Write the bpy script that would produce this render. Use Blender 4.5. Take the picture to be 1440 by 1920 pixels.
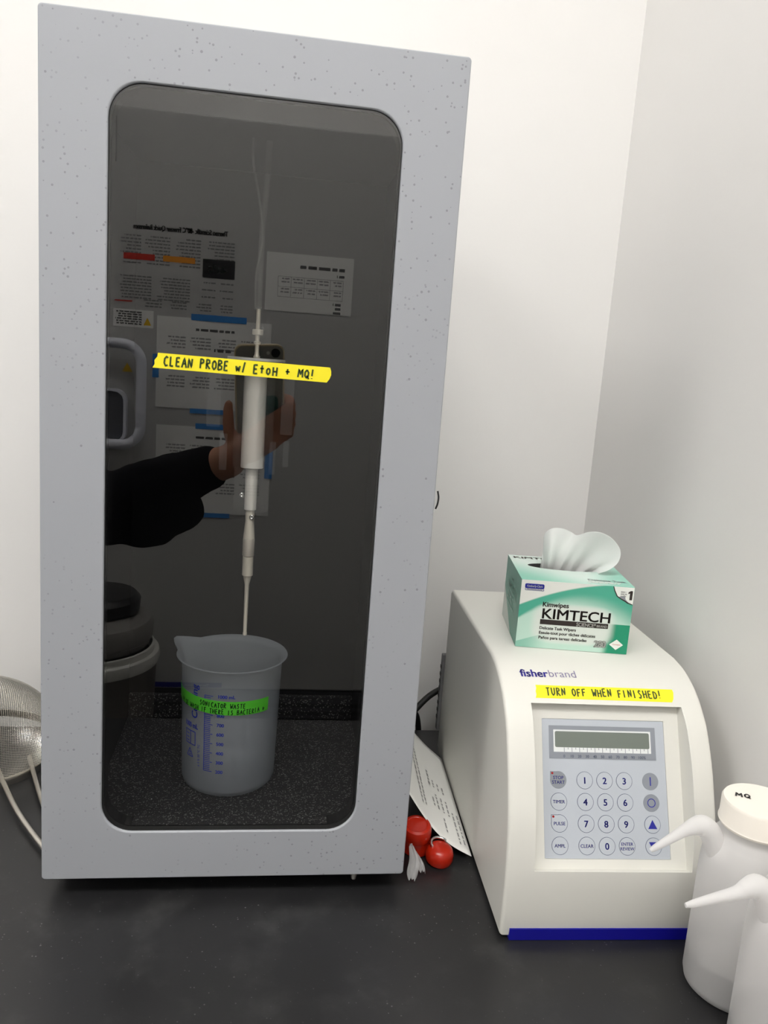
import bpy, bmesh, math, random
from mathutils import Vector, Matrix, noise

for o in list(bpy.data.objects):
    bpy.data.objects.remove(o)
SC = bpy.context.scene
COL = SC.collection
R = math.radians
random.seed(7)

# ------------------------------------------------------------------ camera
CAM_LOC = Vector((0.18087, -0.66910, 0.48291))
AX_R = Vector((0.98898, -0.12920, 0.07198))
AX_F = Vector((0.14032, 0.97337, -0.18135)).normalized()
AX_U = AX_R.cross(AX_F).normalized()
AX_R = AX_F.cross(AX_U).normalized()
CAM_ROT = Matrix((AX_R, AX_U, -AX_F)).transposed()
cd = bpy.data.cameras.new('camera')
cam = bpy.data.objects.new('camera', cd)
COL.objects.link(cam)
cd.sensor_fit = 'VERTICAL'
cd.sensor_height = 24.0
cd.lens = 1527.64 / 1920.0 * 24.0
cd.clip_start = 0.005
cam.matrix_world = Matrix.Translation(CAM_LOC) @ CAM_ROT.to_4x4()
SC.camera = cam

# ------------------------------------------------------------------ world, exposure
w = bpy.data.worlds.new('world')
SC.world = w
w.use_nodes = True
w.node_tree.nodes['Background'].inputs[0].default_value = (0.9, 0.93, 1.0, 1)
w.node_tree.nodes['Background'].inputs[1].default_value = 0.02
SC.view_settings.view_transform = 'Standard'
SC.view_settings.look = 'None'
SC.view_settings.gamma = 1.0
SC.view_settings.use_curve_mapping = False
SC.view_settings.exposure = 0.0
SC.cycles.transparent_max_bounces = 32
SC.cycles.max_bounces = 10
SC.cycles.diffuse_bounces = 5
SC.cycles.glossy_bounces = 6

LIGHT_STRENGTH = 15.0          # emission of the ceiling diffusers
FLOOR_Z = -0.91
CEIL_Z = 2.10
WALL_Y = 0.405
WALL_X = 0.621
FRZ_Y = -1.80                  # freezer door front

# ------------------------------------------------------------------ helpers
MATS = {}


def mat(name, col, rough=0.5, metal=0.0, spec=0.5, **kw):
    if name in MATS:
        return MATS[name]
    m = bpy.data.materials.new(name)
    m.use_nodes = True
    b = m.node_tree.nodes['Principled BSDF']
    b.inputs['Base Color'].default_value = (*col, 1)
    b.inputs['Roughness'].default_value = rough
    b.inputs['Metallic'].default_value = metal
    b.inputs['Specular IOR Level'].default_value = spec
    for k, v in kw.items():
        b.inputs[k.replace('_', ' ')].default_value = v
    MATS[name] = m
    return m


def srgb(r, g, b):
    f = lambda c: (c / 255 / 12.92) if c <= 10 else ((c / 255 + 0.055) / 1.055) ** 2.4
    return (f(r), f(g), f(b))


class NT:
    """tiny helper for building node graphs"""
    def __init__(self, m):
        self.t = m.node_tree
        self.b = self.t.nodes.get('Principled BSDF')
        self.out = self.t.nodes.get('Material Output')

    def n(self, typ, **kw):
        nd = self.t.nodes.new(typ)
        for k, v in kw.items():
            setattr(nd, k, v)
        return nd

    def link(self, a, b):
        self.t.links.new(a, b)

    def set(self, sock, v):
        if isinstance(v, bpy.types.NodeSocket):
            self.link(v, sock)
        elif isinstance(v, (tuple, list)) and len(v) == 3 and sock.type == 'RGBA':
            sock.default_value = (*v, 1)
        else:
            sock.default_value = v

    def m(self, op, a, b=0.0, c=0.0, clamp=False):
        nd = self.n('ShaderNodeMath', operation=op, use_clamp=clamp)
        self.set(nd.inputs[0], a)
        self.set(nd.inputs[1], b)
        self.set(nd.inputs[2], c)
        return nd.outputs[0]

    def ss(self, v, lo, hi):
        nd = self.n('ShaderNodeMapRange', interpolation_type='SMOOTHSTEP')
        self.set(nd.inputs[0], v)
        self.set(nd.inputs[1], lo)
        self.set(nd.inputs[2], hi)
        return nd.outputs[0]

    def mix(self, f, a, b):
        nd = self.n('ShaderNodeMix', data_type='RGBA')
        self.set(nd.inputs[0], f)
        self.set(nd.inputs[6], a)
        self.set(nd.inputs[7], b)
        return nd.outputs[2]

    def obj(self):
        return self.n('ShaderNodeTexCoord').outputs['Object']

    def noise(self, vec, scale, detail=3.0, rough=0.5):
        nd = self.n('ShaderNodeTexNoise')
        self.link(vec, nd.inputs['Vector'])
        nd.inputs['Scale'].default_value = scale
        nd.inputs['Detail'].default_value = detail
        nd.inputs['Roughness'].default_value = rough
        return nd.outputs[0]

    def voro(self, vec, scale):
        nd = self.n('ShaderNodeTexVoronoi')
        self.link(vec, nd.inputs['Vector'])
        nd.inputs['Scale'].default_value = scale
        return nd.outputs['Distance'], nd.outputs['Color']

    def bump(self, h, strength=0.2, dist=0.001):
        nd = self.n('ShaderNodeBump')
        self.link(h, nd.inputs['Height'])
        nd.inputs['Strength'].default_value = strength
        nd.inputs['Distance'].default_value = dist
        self.link(nd.outputs[0], self.b.inputs['Normal'])


def specks(t, vec, scale, radius, keep):
    """mask of small round specks, a random share of the cells"""
    d, c = t.voro(vec, scale)
    sep = t.n('ShaderNodeSeparateColor')
    t.link(c, sep.inputs[0])
    rad = t.m('MULTIPLY', sep.outputs[1], radius)
    inside = t.m('LESS_THAN', d, rad)
    pick = t.m('LESS_THAN', sep.outputs[0], keep)
    return t.m('MULTIPLY', inside, pick)


def add(name, me, m=None, parent=None, smooth=False):
    o = bpy.data.objects.new(name, me)
    COL.objects.link(o)
    if m is not None and not me.materials:
        for mm in (m if isinstance(m, (list, tuple)) else [m]):
            me.materials.append(mm)
    if smooth:
        for p in me.polygons:
            p.use_smooth = True
    if parent is not None:
        o.parent = parent
    return o


def mesh(name, verts, faces, m=None, parent=None, smooth=False):
    me = bpy.data.meshes.new(name)
    me.from_pydata([tuple(v) for v in verts], [], faces)
    me.update()
    return add(name, me, m, parent, smooth)


def fixnormals(o):
    bm = bmesh.new()
    bm.from_mesh(o.data)
    bmesh.ops.recalc_face_normals(bm, faces=bm.faces)
    bm.to_mesh(o.data)
    bm.free()
    return o


def bevel(o, width, seg=2, angle=40):
    md = o.modifiers.new('bevel', 'BEVEL')
    md.width = width
    md.segments = seg
    md.limit_method = 'ANGLE'
    md.angle_limit = R(angle)
    for p in o.data.polygons:
        p.use_smooth = True
    md2 = o.modifiers.new('wn', 'WEIGHTED_NORMAL')
    md2.keep_sharp = True
    return o


def box(name, lo, hi, m, parent=None, bev=0.0, seg=2):
    x0, y0, z0 = lo
    x1, y1, z1 = hi
    v = [(x0, y0, z0), (x1, y0, z0), (x1, y1, z0), (x0, y1, z0), (x0, y0, z1), (x1, y0, z1), (x1, y1, z1), (x0, y1, z1)]
    f = [(3, 2, 1, 0), (4, 5, 6, 7), (0, 1, 5, 4), (1, 2, 6, 5), (2, 3, 7, 6), (3, 0, 4, 7)]
    o = mesh(name, v, f, m, parent)
    if bev:
        bevel(o, bev, seg)
    return o


def lathe_data(profile, seg=48, center=(0, 0), closed=False):
    """profile: list of (r, z)"""
    v, f = [], []
    rows = []
    for r, z in profile:
        if r < 1e-6:
            rows.append([len(v)])
            v.append((center[0], center[1], z))
        else:
            rows.append(list(range(len(v), len(v) + seg)))
            for i in range(seg):
                a = 2 * math.pi * i / seg
                v.append((center[0] + r * math.cos(a), center[1] + r * math.sin(a), z))
    pairs = list(zip(rows[:-1], rows[1:]))
    if closed:
        pairs.append((rows[-1], rows[0]))
    for a, b in pairs:
        if len(a) == 1 and len(b) == 1:
            continue
        for i in range(seg):
            j = (i + 1) % seg
            if len(a) == 1:
                f.append((a[0], b[j], b[i]))
            elif len(b) == 1:
                f.append((a[i], a[j], b[0]))
            else:
                f.append((a[i], a[j], b[j], b[i]))
    return v, f


def lathe(name, profile, m, parent=None, seg=48, center=(0, 0), smooth=True, closed=False, sharp=35):
    v, f = lathe_data(profile, seg, center, closed)
    o = fixnormals(mesh(name, v, f, m, parent, smooth))
    if smooth:
        autosmooth(o, sharp)
    return o


def autosmooth(o, deg=35):
    me = o.data
    bm = bmesh.new()
    bm.from_mesh(me)
    for e in bm.edges:
        if len(e.link_faces) == 2 and e.calc_face_angle(0) > R(deg):
            e.smooth = False
    for fc in bm.faces:
        fc.smooth = True
    bm.to_mesh(me)
    bm.free()
    return o


def tube_data(path, rad, seg=10, closed=False, caps=True):
    pts = [Vector(p) for p in path]
    n = len(pts)
    if not isinstance(rad, (list, tuple)):
        rad = [rad] * n
    v, f = [], []
    up = None
    for i in range(n):
        a = pts[(i - 1) % n] if (closed or i > 0) else pts[i]
        b = pts[(i + 1) % n] if (closed or i < n - 1) else pts[i]
        d = (b - a).normalized()
        if up is None:
            up = Vector((0, 0, 1)) if abs(d.z) < 0.9 else Vector((1, 0, 0))
        s = d.cross(up).normalized()
        up = s.cross(d).normalized()
        for k in range(seg):
            t = 2 * math.pi * k / seg
            v.append(pts[i] + (s * math.cos(t) + up * math.sin(t)) * rad[i])
    m = n if closed else n - 1
    for i in range(m):
        for k in range(seg):
            j = (i + 1) % n
            f.append((i * seg + k, i * seg + (k + 1) % seg, j * seg + (k + 1) % seg, j * seg + k))
    if caps and not closed:
        f.append(tuple(range(seg - 1, -1, -1)))
        f.append(tuple((n - 1) * seg + k for k in range(seg)))
    return v, f


def smoothpath(ctrl, n=8):
    """Catmull-Rom through the control points"""
    P = [Vector(c) for c in ctrl]
    P = [P[0] * 2 - P[1]] + P + [P[-1] * 2 - P[-2]]
    out = []
    for i in range(1, len(P) - 2):
        for k in range(n):
            t = k / n
            a, b, c, d = P[i - 1], P[i], P[i + 1], P[i + 2]
            out.append(0.5 * ((2 * b) + (c - a) * t + (2 * a - 5 * b + 4 * c - d) * t * t + (3 * b - a - 3 * c + d) * t ** 3))
    out.append(P[-2])
    return out


def tube(name, path, rad, m, parent=None, seg=10, closed=False):
    v, f = tube_data(path, rad, seg, closed)
    o = fixnormals(mesh(name, v, f, m, parent, True))
    autosmooth(o, 50)
    return o


def thing(name, label, cat, loc=(0, 0, 0), rotz=0.0, group=None):
    o = bpy.data.objects.new(name, None)
    COL.objects.link(o)
    o.empty_display_size = 0.02
    o.location = loc
    o.rotation_euler = (0, 0, rotz)
    return tag(o, label, cat, group)


def tag(o, label, cat, group=None):
    o['label'] = label
    o['category'] = cat
    if group:
        o['group'] = group
    return o


def struct(o):
    o['kind'] = 'structure'
    return o


def frame_matrix(P, ex, ey):
    ex = Vector(ex).normalized()
    ey = Vector(ey).normalized()
    ez = ex.cross(ey)
    M = Matrix((ex, ey, ez)).transposed().to_4x4()
    M.translation = Vector(P)
    return M


def text_mesh(body, size, bold=0.0, width=None, align='LEFT', shear=0.0, spacing=1.0, extrude=0.0):
    cu = bpy.data.curves.new('txt', 'FONT')
    cu.body = body
    cu.size = size
    cu.align_x = align
    cu.shear = shear
    cu.offset = min(bold, 0.0) * size
    cu.space_character = spacing
    cu.resolution_u = 3
    cu.extrude = extrude
    ob = bpy.data.objects.new('txt', cu)
    me = bpy.data.meshes.new_from_object(ob)
    bpy.data.objects.remove(ob)
    bpy.data.curves.remove(cu)
    if width and len(me.vertices):
        xs = [v.co.x for v in me.vertices]
        s = width / (max(xs) - min(xs))
        for v in me.vertices:
            v.co.x *= s
    if bold > 0 and len(me.vertices):
        # heavier strokes: the outline repeated with small shifts
        vs = [v.co.copy() for v in me.vertices]
        fs = [tuple(p.vertices) for p in me.polygons]
        V, F = [], []
        e = bold * size
        for dx, dy in ((0, 0), (e, 0), (-e, 0), (0, e * .6), (0, -e * .6), (e * .7, e * .5), (-e * .7, -e * .5), (e * .7, -e * .5), (-e * .7, e * .5)):
            b = len(V)
            V += [(q.x + dx, q.y + dy, q.z) for q in vs]
            F += [tuple(i + b for i in f) for f in fs]
        me = bpy.data.meshes.new('txt')
        me.from_pydata(V, [], F)
    return me


def text(name, body, size, m, parent, M, bold=0.0, width=None, align='LEFT', warp=None, **kw):
    """flat lettering; M places the baseline frame; warp maps (x, y) to a point instead"""
    me = text_mesh(body, size, bold, width, align, **kw)
    for v in me.vertices:
        v.co = warp(v.co.x, v.co.y) if warp else M @ v.co
    return add(name, me, m, parent)


# single-stroke hand lettering: each letter is a list of polylines in a 1 x 1 box
HAND = {
    'A': [[(0, 0), (.45, 1), (.9, 0)], [(.2, .4), (.75, .42)]],
    'B': [[(.05, 0), (.08, 1), (.6, .95), (.7, .75), (.1, .52), (.75, .4), (.75, .12), (.05, 0)]],
    'C': [[(.8, .85), (.5, 1), (.15, .75), (.1, .3), (.4, 0), (.8, .12)]],
    'D': [[(.08, 0), (.1, 1), (.6, .85), (.8, .5), (.6, .12), (.08, 0)]],
    'E': [[(.75, .98), (.1, .96), (.08, .02), (.78, .04)], [(.1, .52), (.65, .53)]],
    'F': [[(.78, .98), (.1, .96), (.1, 0)], [(.1, .52), (.65, .54)]],
    'H': [[(.08, 1), (.1, 0)], [(.8, 1), (.78, 0)], [(.1, .5), (.8, .52)]],
    'I': [[(.3, 1), (.28, 0)]],
    'L': [[(.1, 1), (.1, .02), (.7, .04)]],
    'M': [[(.02, 0), (.15, 1), (.48, .35), (.82, 1), (.9, 0)]],
    'N': [[(.06, 0), (.12, 1), (.72, .05), (.8, 1)]],
    'O': [[(.45, 1), (.12, .75), (.1, .3), (.42, 0), (.78, .25), (.8, .7), (.45, 1)]],
    'P': [[(.08, 0), (.1, 1), (.65, .9), (.7, .65), (.1, .48)]],
    'Q': [[(.45, 1), (.12, .7), (.12, .3), (.45, .05), (.78, .3), (.78, .7), (.45, 1)], [(.5, .35), (.9, -.08)]],
    'R': [[(.08, 0), (.1, 1), (.65, .92), (.68, .65), (.12, .5), (.8, 0)]],
    'S': [[(.75, .88), (.4, 1), (.15, .75), (.7, .35), (.5, .02), (.08, .12)]],
    'T': [[(.02, .98), (.85, 1)], [(.42, .98), (.42, 0)]],
    'U': [[(.08, 1), (.12, .25), (.4, 0), (.72, .25), (.78, 1)]],
    'W': [[(.02, 1), (.2, 0), (.45, .6), (.68, 0), (.92, 1)]],
    'w': [[(.02, .62), (.2, .05), (.42, .5), (.62, .05), (.82, .65)]],
    't': [[(.4, .95), (.38, .1)], [(.05, .6), (.75, .62)]],
    'o': [[(.4, .7), (.12, .5), (.12, .2), (.4, .02), (.7, .25), (.68, .55), (.4, .7)]],
    '/': [[(.55, 1.05), (.2, -.05)]],
    '+': [[(.4, .8), (.4, .2)], [(.05, .5), (.8, .5)]],
    '!': [[(.32, 1.05), (.26, .3)], [(.24, .06), (.25, 0)]],
    '*': [[(.4, .9), (.4, .1)], [(.05, .7), (.8, .3)], [(.05, .3), (.95, .68)]],
    '.': [[(.3, .04), (.32, 0)]],
}


def hand_text(name, body, height, width, thick, m, parent, warp, lean=0.08, jitter=0.05, seed=1):
    rnd = random.Random(seed)
    n = len(body)
    adv = width / n
    V, F = [], []

    def ribbon(pts):
        k = len(pts)
        base = len(V)
        for i in range(k):
            a = pts[max(i - 1, 0)]
            b = pts[min(i + 1, k - 1)]
            d = Vector((b[0] - a[0], b[1] - a[1]))
            d = d.normalized() if d.length > 1e-9 else Vector((1, 0))
            nx, ny = -d.y * thick / 2, d.x * thick / 2
            ext = 0.0
            V.append((pts[i][0] + nx, pts[i][1] + ny))
            V.append((pts[i][0] - nx, pts[i][1] - ny))
        for i in range(k - 1):
            F.append((base + 2 * i, base + 2 * i + 1, base + 2 * i + 3, base + 2 * i + 2))
    for i, ch in enumerate(body):
        if ch == ' ':
            continue
        sx = adv * 0.82
        dy = rnd.uniform(-jitter, jitter) * height
        sc = 1 + rnd.uniform(-jitter, jitter)
        for line in HAND[ch]:
            pts = []
            for (a, b) in line:
                x = i * adv + a * sx + lean * b * height
                y = dy + b * height * sc
                pts.append((x, y))
            fine = []
            for q in range(len(pts) - 1):
                for t in range(4):
                    fine.append((pts[q][0] + (pts[q + 1][0] - pts[q][0]) * t / 4, pts[q][1] + (pts[q + 1][1] - pts[q][1]) * t / 4))
            fine.append(pts[-1])
            ribbon(fine)
    return mesh(name, [warp(x, y) for x, y in V], F, m, parent)


def sheet(name, corners, m, parent=None, thick=0.0004, n=1):
    """thin flat quad slab from 4 corners (BL, BR, TR, TL)"""
    c = [Vector(q) for q in corners]
    nrm = (c[1] - c[0]).cross(c[3] - c[0]).normalized() * thick
    v = c + [q + nrm for q in c]
    f = [(3, 2, 1, 0), (4, 5, 6, 7), (0, 1, 5, 4), (1, 2, 6, 5), (2, 3, 7, 6), (3, 0, 4, 7)]
    return mesh(name, v, f, m, parent)


def poly_slab(name, pts2, M, thick, m, parent=None):
    n = len(pts2)
    v = [M @ Vector((x, y, 0)) for x, y in pts2] + [M @ Vector((x, y, thick)) for x, y in pts2]
    f = [tuple(range(n - 1, -1, -1)), tuple(range(n, 2 * n))]
    f += [(i, (i + 1) % n, n + (i + 1) % n, n + i) for i in range(n)]
    return mesh(name, v, f, m, parent)


def circle2(cx, cy, r, n=32):
    return [(cx + r * math.cos(2 * math.pi * i / n), cy + r * math.sin(2 * math.pi * i / n)) for i in range(n)]


def ring_slab(name, outer, inner, M, z0, z1, m, parent=None):
    n = len(outer)
    v = []
    for loop in (outer, inner):
        for z in (z0, z1):
            v += [M @ Vector((x, y, z)) for x, y in loop]
    # blocks: outer z0, outer z1, inner z0, inner z1
    f = []
    for i in range(n):
        j = (i + 1) % n
        f.append((i, j, n + j, n + i))
        f.append((2 * n + j, 2 * n + i, 3 * n + i, 3 * n + j))
        f.append((n + i, n + j, 3 * n + j, 3 * n + i))
        f.append((j, i, 2 * n + i, 2 * n + j))
    return fixnormals(mesh(name, v, f, m, parent))


def rrect(x0, y0, x1, y1, r, seg=8):
    out = []
    for cx, cy, a0 in ((x1 - r, y1 - r, 0), (x0 + r, y1 - r, 90), (x0 + r, y0 + r, 180), (x1 - r, y0 + r, 270)):
        for k in range(seg + 1):
            a = R(a0 + 90 * k / seg)
            out.append((cx + r * math.cos(a), cy + r * math.sin(a)))
    return out


def bars(name, rects, M, m, parent=None, z=0.0002):
    """printed lines of small text: flat rectangles joined as one print layer"""
    v, f = [], []
    for x0, y0, x1, y1 in rects:
        b = len(v)
        for x, y in ((x0, y0), (x1, y0), (x1, y1), (x0, y1)):
            v.append(M @ Vector((x, y, z)))
        f.append((b, b + 1, b + 2, b + 3))
    return mesh(name, v, f, m, parent)


def textlines(x0, y1, x1, n, pitch, h, rnd, ragged=0.35):
    """rectangles imitating unreadable print: words on n lines from the top y1"""
    out = []
    for i in range(n):
        y = y1 - i * pitch
        x = x0
        end = x1 - rnd.random() * ragged * (x1 - x0)
        while x < end:
            wd = rnd.uniform(1.2, 4.0) * h
            out.append((x, y - h, min(x + wd, end), y))
            x += wd + 0.6 * h
    return out


# ------------------------------------------------------------------ materials
def make_materials():
    # wall paint
    m = mat('wall_paint', (0.82, 0.81, 0.795), 0.6, spec=0.25)
    t = NT(m)
    t.bump(t.noise(t.obj(), 220, 3), 0.06, 0.001)
    # ceiling, floor
    mat('ceiling_paint', (0.82, 0.81, 0.78), 0.8)
    m = mat('floor_vinyl', (0.10, 0.10, 0.105), 0.45)
    t = NT(m)
    t.set(t.b.inputs['Base Color'], t.mix(t.noise(t.obj(), 40, 5), (0.07, 0.07, 0.075), (0.15, 0.15, 0.15)))
    # epoxy worktop with dust
    m = mat('epoxy_worktop', (0.016, 0.016, 0.017), 0.36, spec=0.5)
    t = NT(m)
    o = t.obj()
    cloud = t.ss(t.noise(o, 9, 4), 0.42, 0.75)
    d1 = specks(t, o, 340, 0.26, 0.20)
    d2 = specks(t, o, 170, 0.11, 0.05)
    fine = t.m('MULTIPLY', d1, t.m('ADD', 0.25, cloud))
    dust = t.m('MAXIMUM', fine, d2)
    smear = t.m('MULTIPLY', t.ss(t.noise(o, 14, 6, 0.65), 0.5, 0.8), 0.05)
    f = t.m('MAXIMUM', t.m('MULTIPLY', dust, 0.22), smear)
    t.set(t.b.inputs['Base Color'], t.mix(f, (0.015, 0.015, 0.016), (0.50, 0.50, 0.48)))
    t.set(t.b.inputs['Roughness'], t.m('ADD', 0.30, t.m('MULTIPLY', cloud, 0.16)))
    t.bump(t.noise(o, 400, 2), 0.05, 0.0005)
    # enclosure powder coat
    m = mat('powder_coat_grey', (0.44, 0.445, 0.46), 0.42, spec=0.4)
    t = NT(m)
    o = t.obj()
    sp = t.m('MULTIPLY', specks(t, o, 330, 0.30, 0.34), t.ss(t.noise(o, 4, 2), 0.35, 0.6))
    sp2 = specks(t, o, 190, 0.20, 0.12)
    f = t.m('MULTIPLY', t.m('MAXIMUM', sp, sp2), 0.55)
    t.set(t.b.inputs['Base Color'], t.mix(f, (0.365, 0.380, 0.408), (0.15, 0.152, 0.16)))
    t.bump(t.noise(o, 500, 2), 0.05, 0.0004)
    # foam lining
    m = mat('foam_speckled', (0.012, 0.012, 0.013), 0.6, spec=0.3)
    t = NT(m)
    o = t.obj()
    s1 = specks(t, o, 760, 0.70, 0.36)
    s2 = specks(t, o, 180, 0.14, 0.05)
    f = t.m('MAXIMUM', t.m('MULTIPLY', s1, 0.30), t.m('MULTIPLY', s2, 0.95))
    t.set(t.b.inputs['Base Color'], t.mix(f, (0.006, 0.006, 0.007), (0.50, 0.50, 0.48)))
    t.bump(t.noise(o, 700, 2), 0.7, 0.002)
    m = mat('foam_black', (0.006, 0.006, 0.0065), 0.9, spec=0.08)
    # metal
    mat('satin_steel', (0.62, 0.60, 0.55), 0.28, 1.0)
    m = mat('brushed_aluminium', (0.98, 0.955, 0.89), 0.36, 0.25)
    mat('horn_titanium', (0.82, 0.77, 0.66), 0.5, 0.3)
    mat('wire_steel', (0.66, 0.63, 0.57), 0.3, 1.0)
    mat('chrome', (0.75, 0.75, 0.75), 0.12, 1.0)
    # plastics
    m = mat('generator_shell', srgb(220, 219, 212), 0.42, spec=0.4)
    t = NT(m)
    t.bump(t.noise(t.obj(), 900, 2), 0.04, 0.0003)
    mat('shell_dark_grey', (0.16, 0.16, 0.165), 0.6)
    mat('black_rubber', (0.01, 0.01, 0.01), 0.55)
    mat('black_plastic', (0.012, 0.012, 0.013), 0.35)
    mat('royal_blue', srgb(16, 14, 140), 0.35)
    mat('keypad_grey', srgb(186, 192, 200), 0.35)
    mat('keypad_mid_grey', srgb(140, 145, 153), 0.4)
    mat('keypad_white', srgb(225, 228, 228), 0.4)
    mat('ink_blue', srgb(34, 38, 146), 0.5)
    mat('beaker_ink', srgb(26, 52, 180), 0.5)
    mat('ink_outline', srgb(84, 92, 118), 0.5)
    mat('lcd', srgb(116, 124, 116), 0.12)
    mat('led_red', srgb(165, 25, 25), 0.3)
    mat('logo_blue', srgb(48, 40, 140), 0.45)
    mat('logo_violet', srgb(120, 112, 150), 0.45)
    mat('cap_white', srgb(240, 234, 224), 0.45)
    mat('ink_black', (0.015, 0.015, 0.016), 0.5)
    mat('marker_green', srgb(52, 72, 26), 0.6)
    mat('marker_on_green', srgb(18, 60, 16), 0.6)
    for nm, c, rgh in (('tape_yellow', srgb(246, 231, 50), 0.55), ('tape_green', srgb(96, 214, 62), 0.6), ('tape_blue', srgb(72, 142, 214), 0.6)):
        m = mat(nm, c, rgh, spec=0.2)
        t = NT(m)
        t.bump(t.noise(t.obj(), 600, 3), 0.08, 0.0003)
    mat('red_plastic', srgb(182, 34, 10), 0.28)
    mat('paper', (0.88, 0.88, 0.85), 0.8, spec=0.1)
    mat('paper_grey', (0.62, 0.62, 0.60), 0.8, spec=0.1)
    mat('ink_grey', (0.10, 0.10, 0.10), 0.7)
    mat('ink_light', (0.34, 0.34, 0.34), 0.7)
    mat('ink_mid', (0.21, 0.21, 0.21), 0.7)
    mat('freezer_white', (0.52, 0.52, 0.505), 0.4)
    mat('freezer_grey', (0.10, 0.105, 0.12), 0.5)
    mat('handle_grey', (0.75, 0.77, 0.85), 0.3)
    mat('warn_yellow', srgb(235, 190, 30), 0.5)
    mat('warn_orange', srgb(235, 150, 40), 0.5)
    mat('warn_red', srgb(200, 50, 35), 0.5)
    mat('bin_body', (0.17, 0.155, 0.135), 0.35)
    mat('bin_lid', (0.26, 0.25, 0.235), 0.35)
    mat('bin_rim', (0.85, 0.85, 0.80), 0.3)
    mat('knit_black', (0.006, 0.006, 0.008), 0.95, spec=0.1)
    mat('denim_dark', (0.02, 0.022, 0.03), 0.9)
    mat('skin', srgb(182, 126, 98), 0.5, Subsurface_Weight=0.08)
    mat('hair', (0.03, 0.02, 0.015), 0.5)
    mat('eye_white', (0.8, 0.8, 0.78), 0.2)
    mat('phone_case', (0.85, 0.68, 0.42), 0.3)
    mat('phone_back', (0.36, 0.355, 0.30), 0.3)
    mat('lens_black', (0.004, 0.004, 0.005), 0.1)
    mat('casework', (0.35, 0.34, 0.32), 0.5)
    mat('light_frame', (0.8, 0.8, 0.8), 0.4)
    # lamps
    m = mat('diffuser', (0.9, 0.9, 0.9), 0.5)
    t = NT(m)
    t.b.inputs['Emission Color'].default_value = (1.0, 0.98, 0.955, 1)
    t.b.inputs['Emission Strength'].default_value = LIGHT_STRENGTH
    # tinted acrylic pane
    m = bpy.data.materials.new('tinted_acrylic')
    m.use_nodes = True
    MATS['tinted_acrylic'] = m
    t = NT(m)
    t.t.nodes.remove(t.b)
    fr = t.n('ShaderNodeFresnel')
    fr.inputs[0].default_value = 1.86
    geo = t.n('ShaderNodeNewGeometry')
    fac = t.m('MULTIPLY', fr.outputs[0], t.m('SUBTRACT', 1.0, geo.outputs['Backfacing']))
    tr = t.n('ShaderNodeBsdfTransparent')
    tr.inputs[0].default_value = (0.945, 0.945, 0.94, 1)
    gl = t.n('ShaderNodeBsdfGlossy')
    gl.inputs['Roughness'].default_value = 0.0
    gl.inputs['Color'].default_value = (1, 1, 1, 1)
    mx = t.n('ShaderNodeMixShader')
    t.link(fac, mx.inputs[0])
    t.link(tr.outputs[0], mx.inputs[1])
    t.link(gl.outputs[0], mx.inputs[2])
    t.link(mx.outputs[0], t.out.inputs[0])

    def hazy(name, col, clear, rough=0.4, trans=0.5):
        """translucent plastic: part clear, part scattering"""
        m = bpy.data.materials.new(name)
        m.use_nodes = True
        MATS[name] = m
        t = NT(m)
        t.b.inputs['Base Color'].default_value = (*col, 1)
        t.b.inputs['Roughness'].default_value = rough
        tl = t.n('ShaderNodeBsdfTranslucent')
        tl.inputs[0].default_value = (*col, 1)
        a = t.n('ShaderNodeMixShader')
        a.inputs[0].default_value = trans
        t.link(t.b.outputs[0], a.inputs[1])
        t.link(tl.outputs[0], a.inputs[2])
        tr = t.n('ShaderNodeBsdfTransparent')
        tr.inputs[0].default_value = (0.97, 0.97, 0.97, 1)
        b = t.n('ShaderNodeMixShader')
        b.inputs[0].default_value = clear
        t.link(a.outputs[0], b.inputs[1])
        t.link(tr.outputs[0], b.inputs[2])
        t.link(b.outputs[0], t.out.inputs[0])
        return m
    hazy('polypropylene', (0.63, 0.675, 0.74), 0.62, 0.35, 0.45)
    hazy('polyethylene', (0.99, 0.98, 0.975), 0.24, 0.45, 0.46)
    hazy('bottle_water', (0.12, 0.12, 0.115), 0.04, 0.1, 0.15)
    hazy('clear_tube', (0.75, 0.76, 0.74), 0.80, 0.2, 0.4)
    hazy('clear_acrylic', (0.60, 0.62, 0.64), 0.94, 0.1, 0.4)
    hazy('tissue', (0.97, 0.98, 0.97), 0.04, 0.9, 0.4)
    hazy('cling_film', (0.75, 0.75, 0.75), 0.60, 0.12, 0.3)
    hazy('phone_clear_case', (0.35, 0.33, 0.27), 0.5, 0.2, 0.3)

    # tissue carton print: x across, z up (metres, box frame)
    G1, G2, PALE, WHT = srgb(78, 172, 146), srgb(28, 146, 110), srgb(190, 222, 207), srgb(226, 228, 222)
    m = mat('carton_front', PALE, 0.35)
    t = NT(m)
    sep = t.n('ShaderNodeSeparateXYZ')
    t.link(t.obj(), sep.inputs[0])
    x = t.m('MULTIPLY', sep.outputs[0], 1000)
    z = t.m('MULTIPLY', sep.outputs[2], 1000)
    x2 = t.m('MULTIPLY', x, x)
    zu = t.m('ADD', 42.7, t.m('SUBTRACT', t.m('MULTIPLY', x, 0.5), t.m('MULTIPLY', x2, 0.0023)))
    zl = t.m('ADD', 30.0, t.m('SUBTRACT', t.m('MULTIPLY', x, 0.80), t.m('MULTIPLY', x2, 0.0066)))
    above = t.ss(t.m('SUBTRACT', z, zu), -0.6, 1.2)
    fadew = t.m('ADD', 2.0, t.m('MULTIPLY', x, 0.16))
    inband = t.ss(t.m('DIVIDE', t.m('SUBTRACT', z, zl), fadew), -1.0, 0.5)
    c = t.mix(inband, PALE, G1)
    c = t.mix(above, c, WHT)
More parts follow.
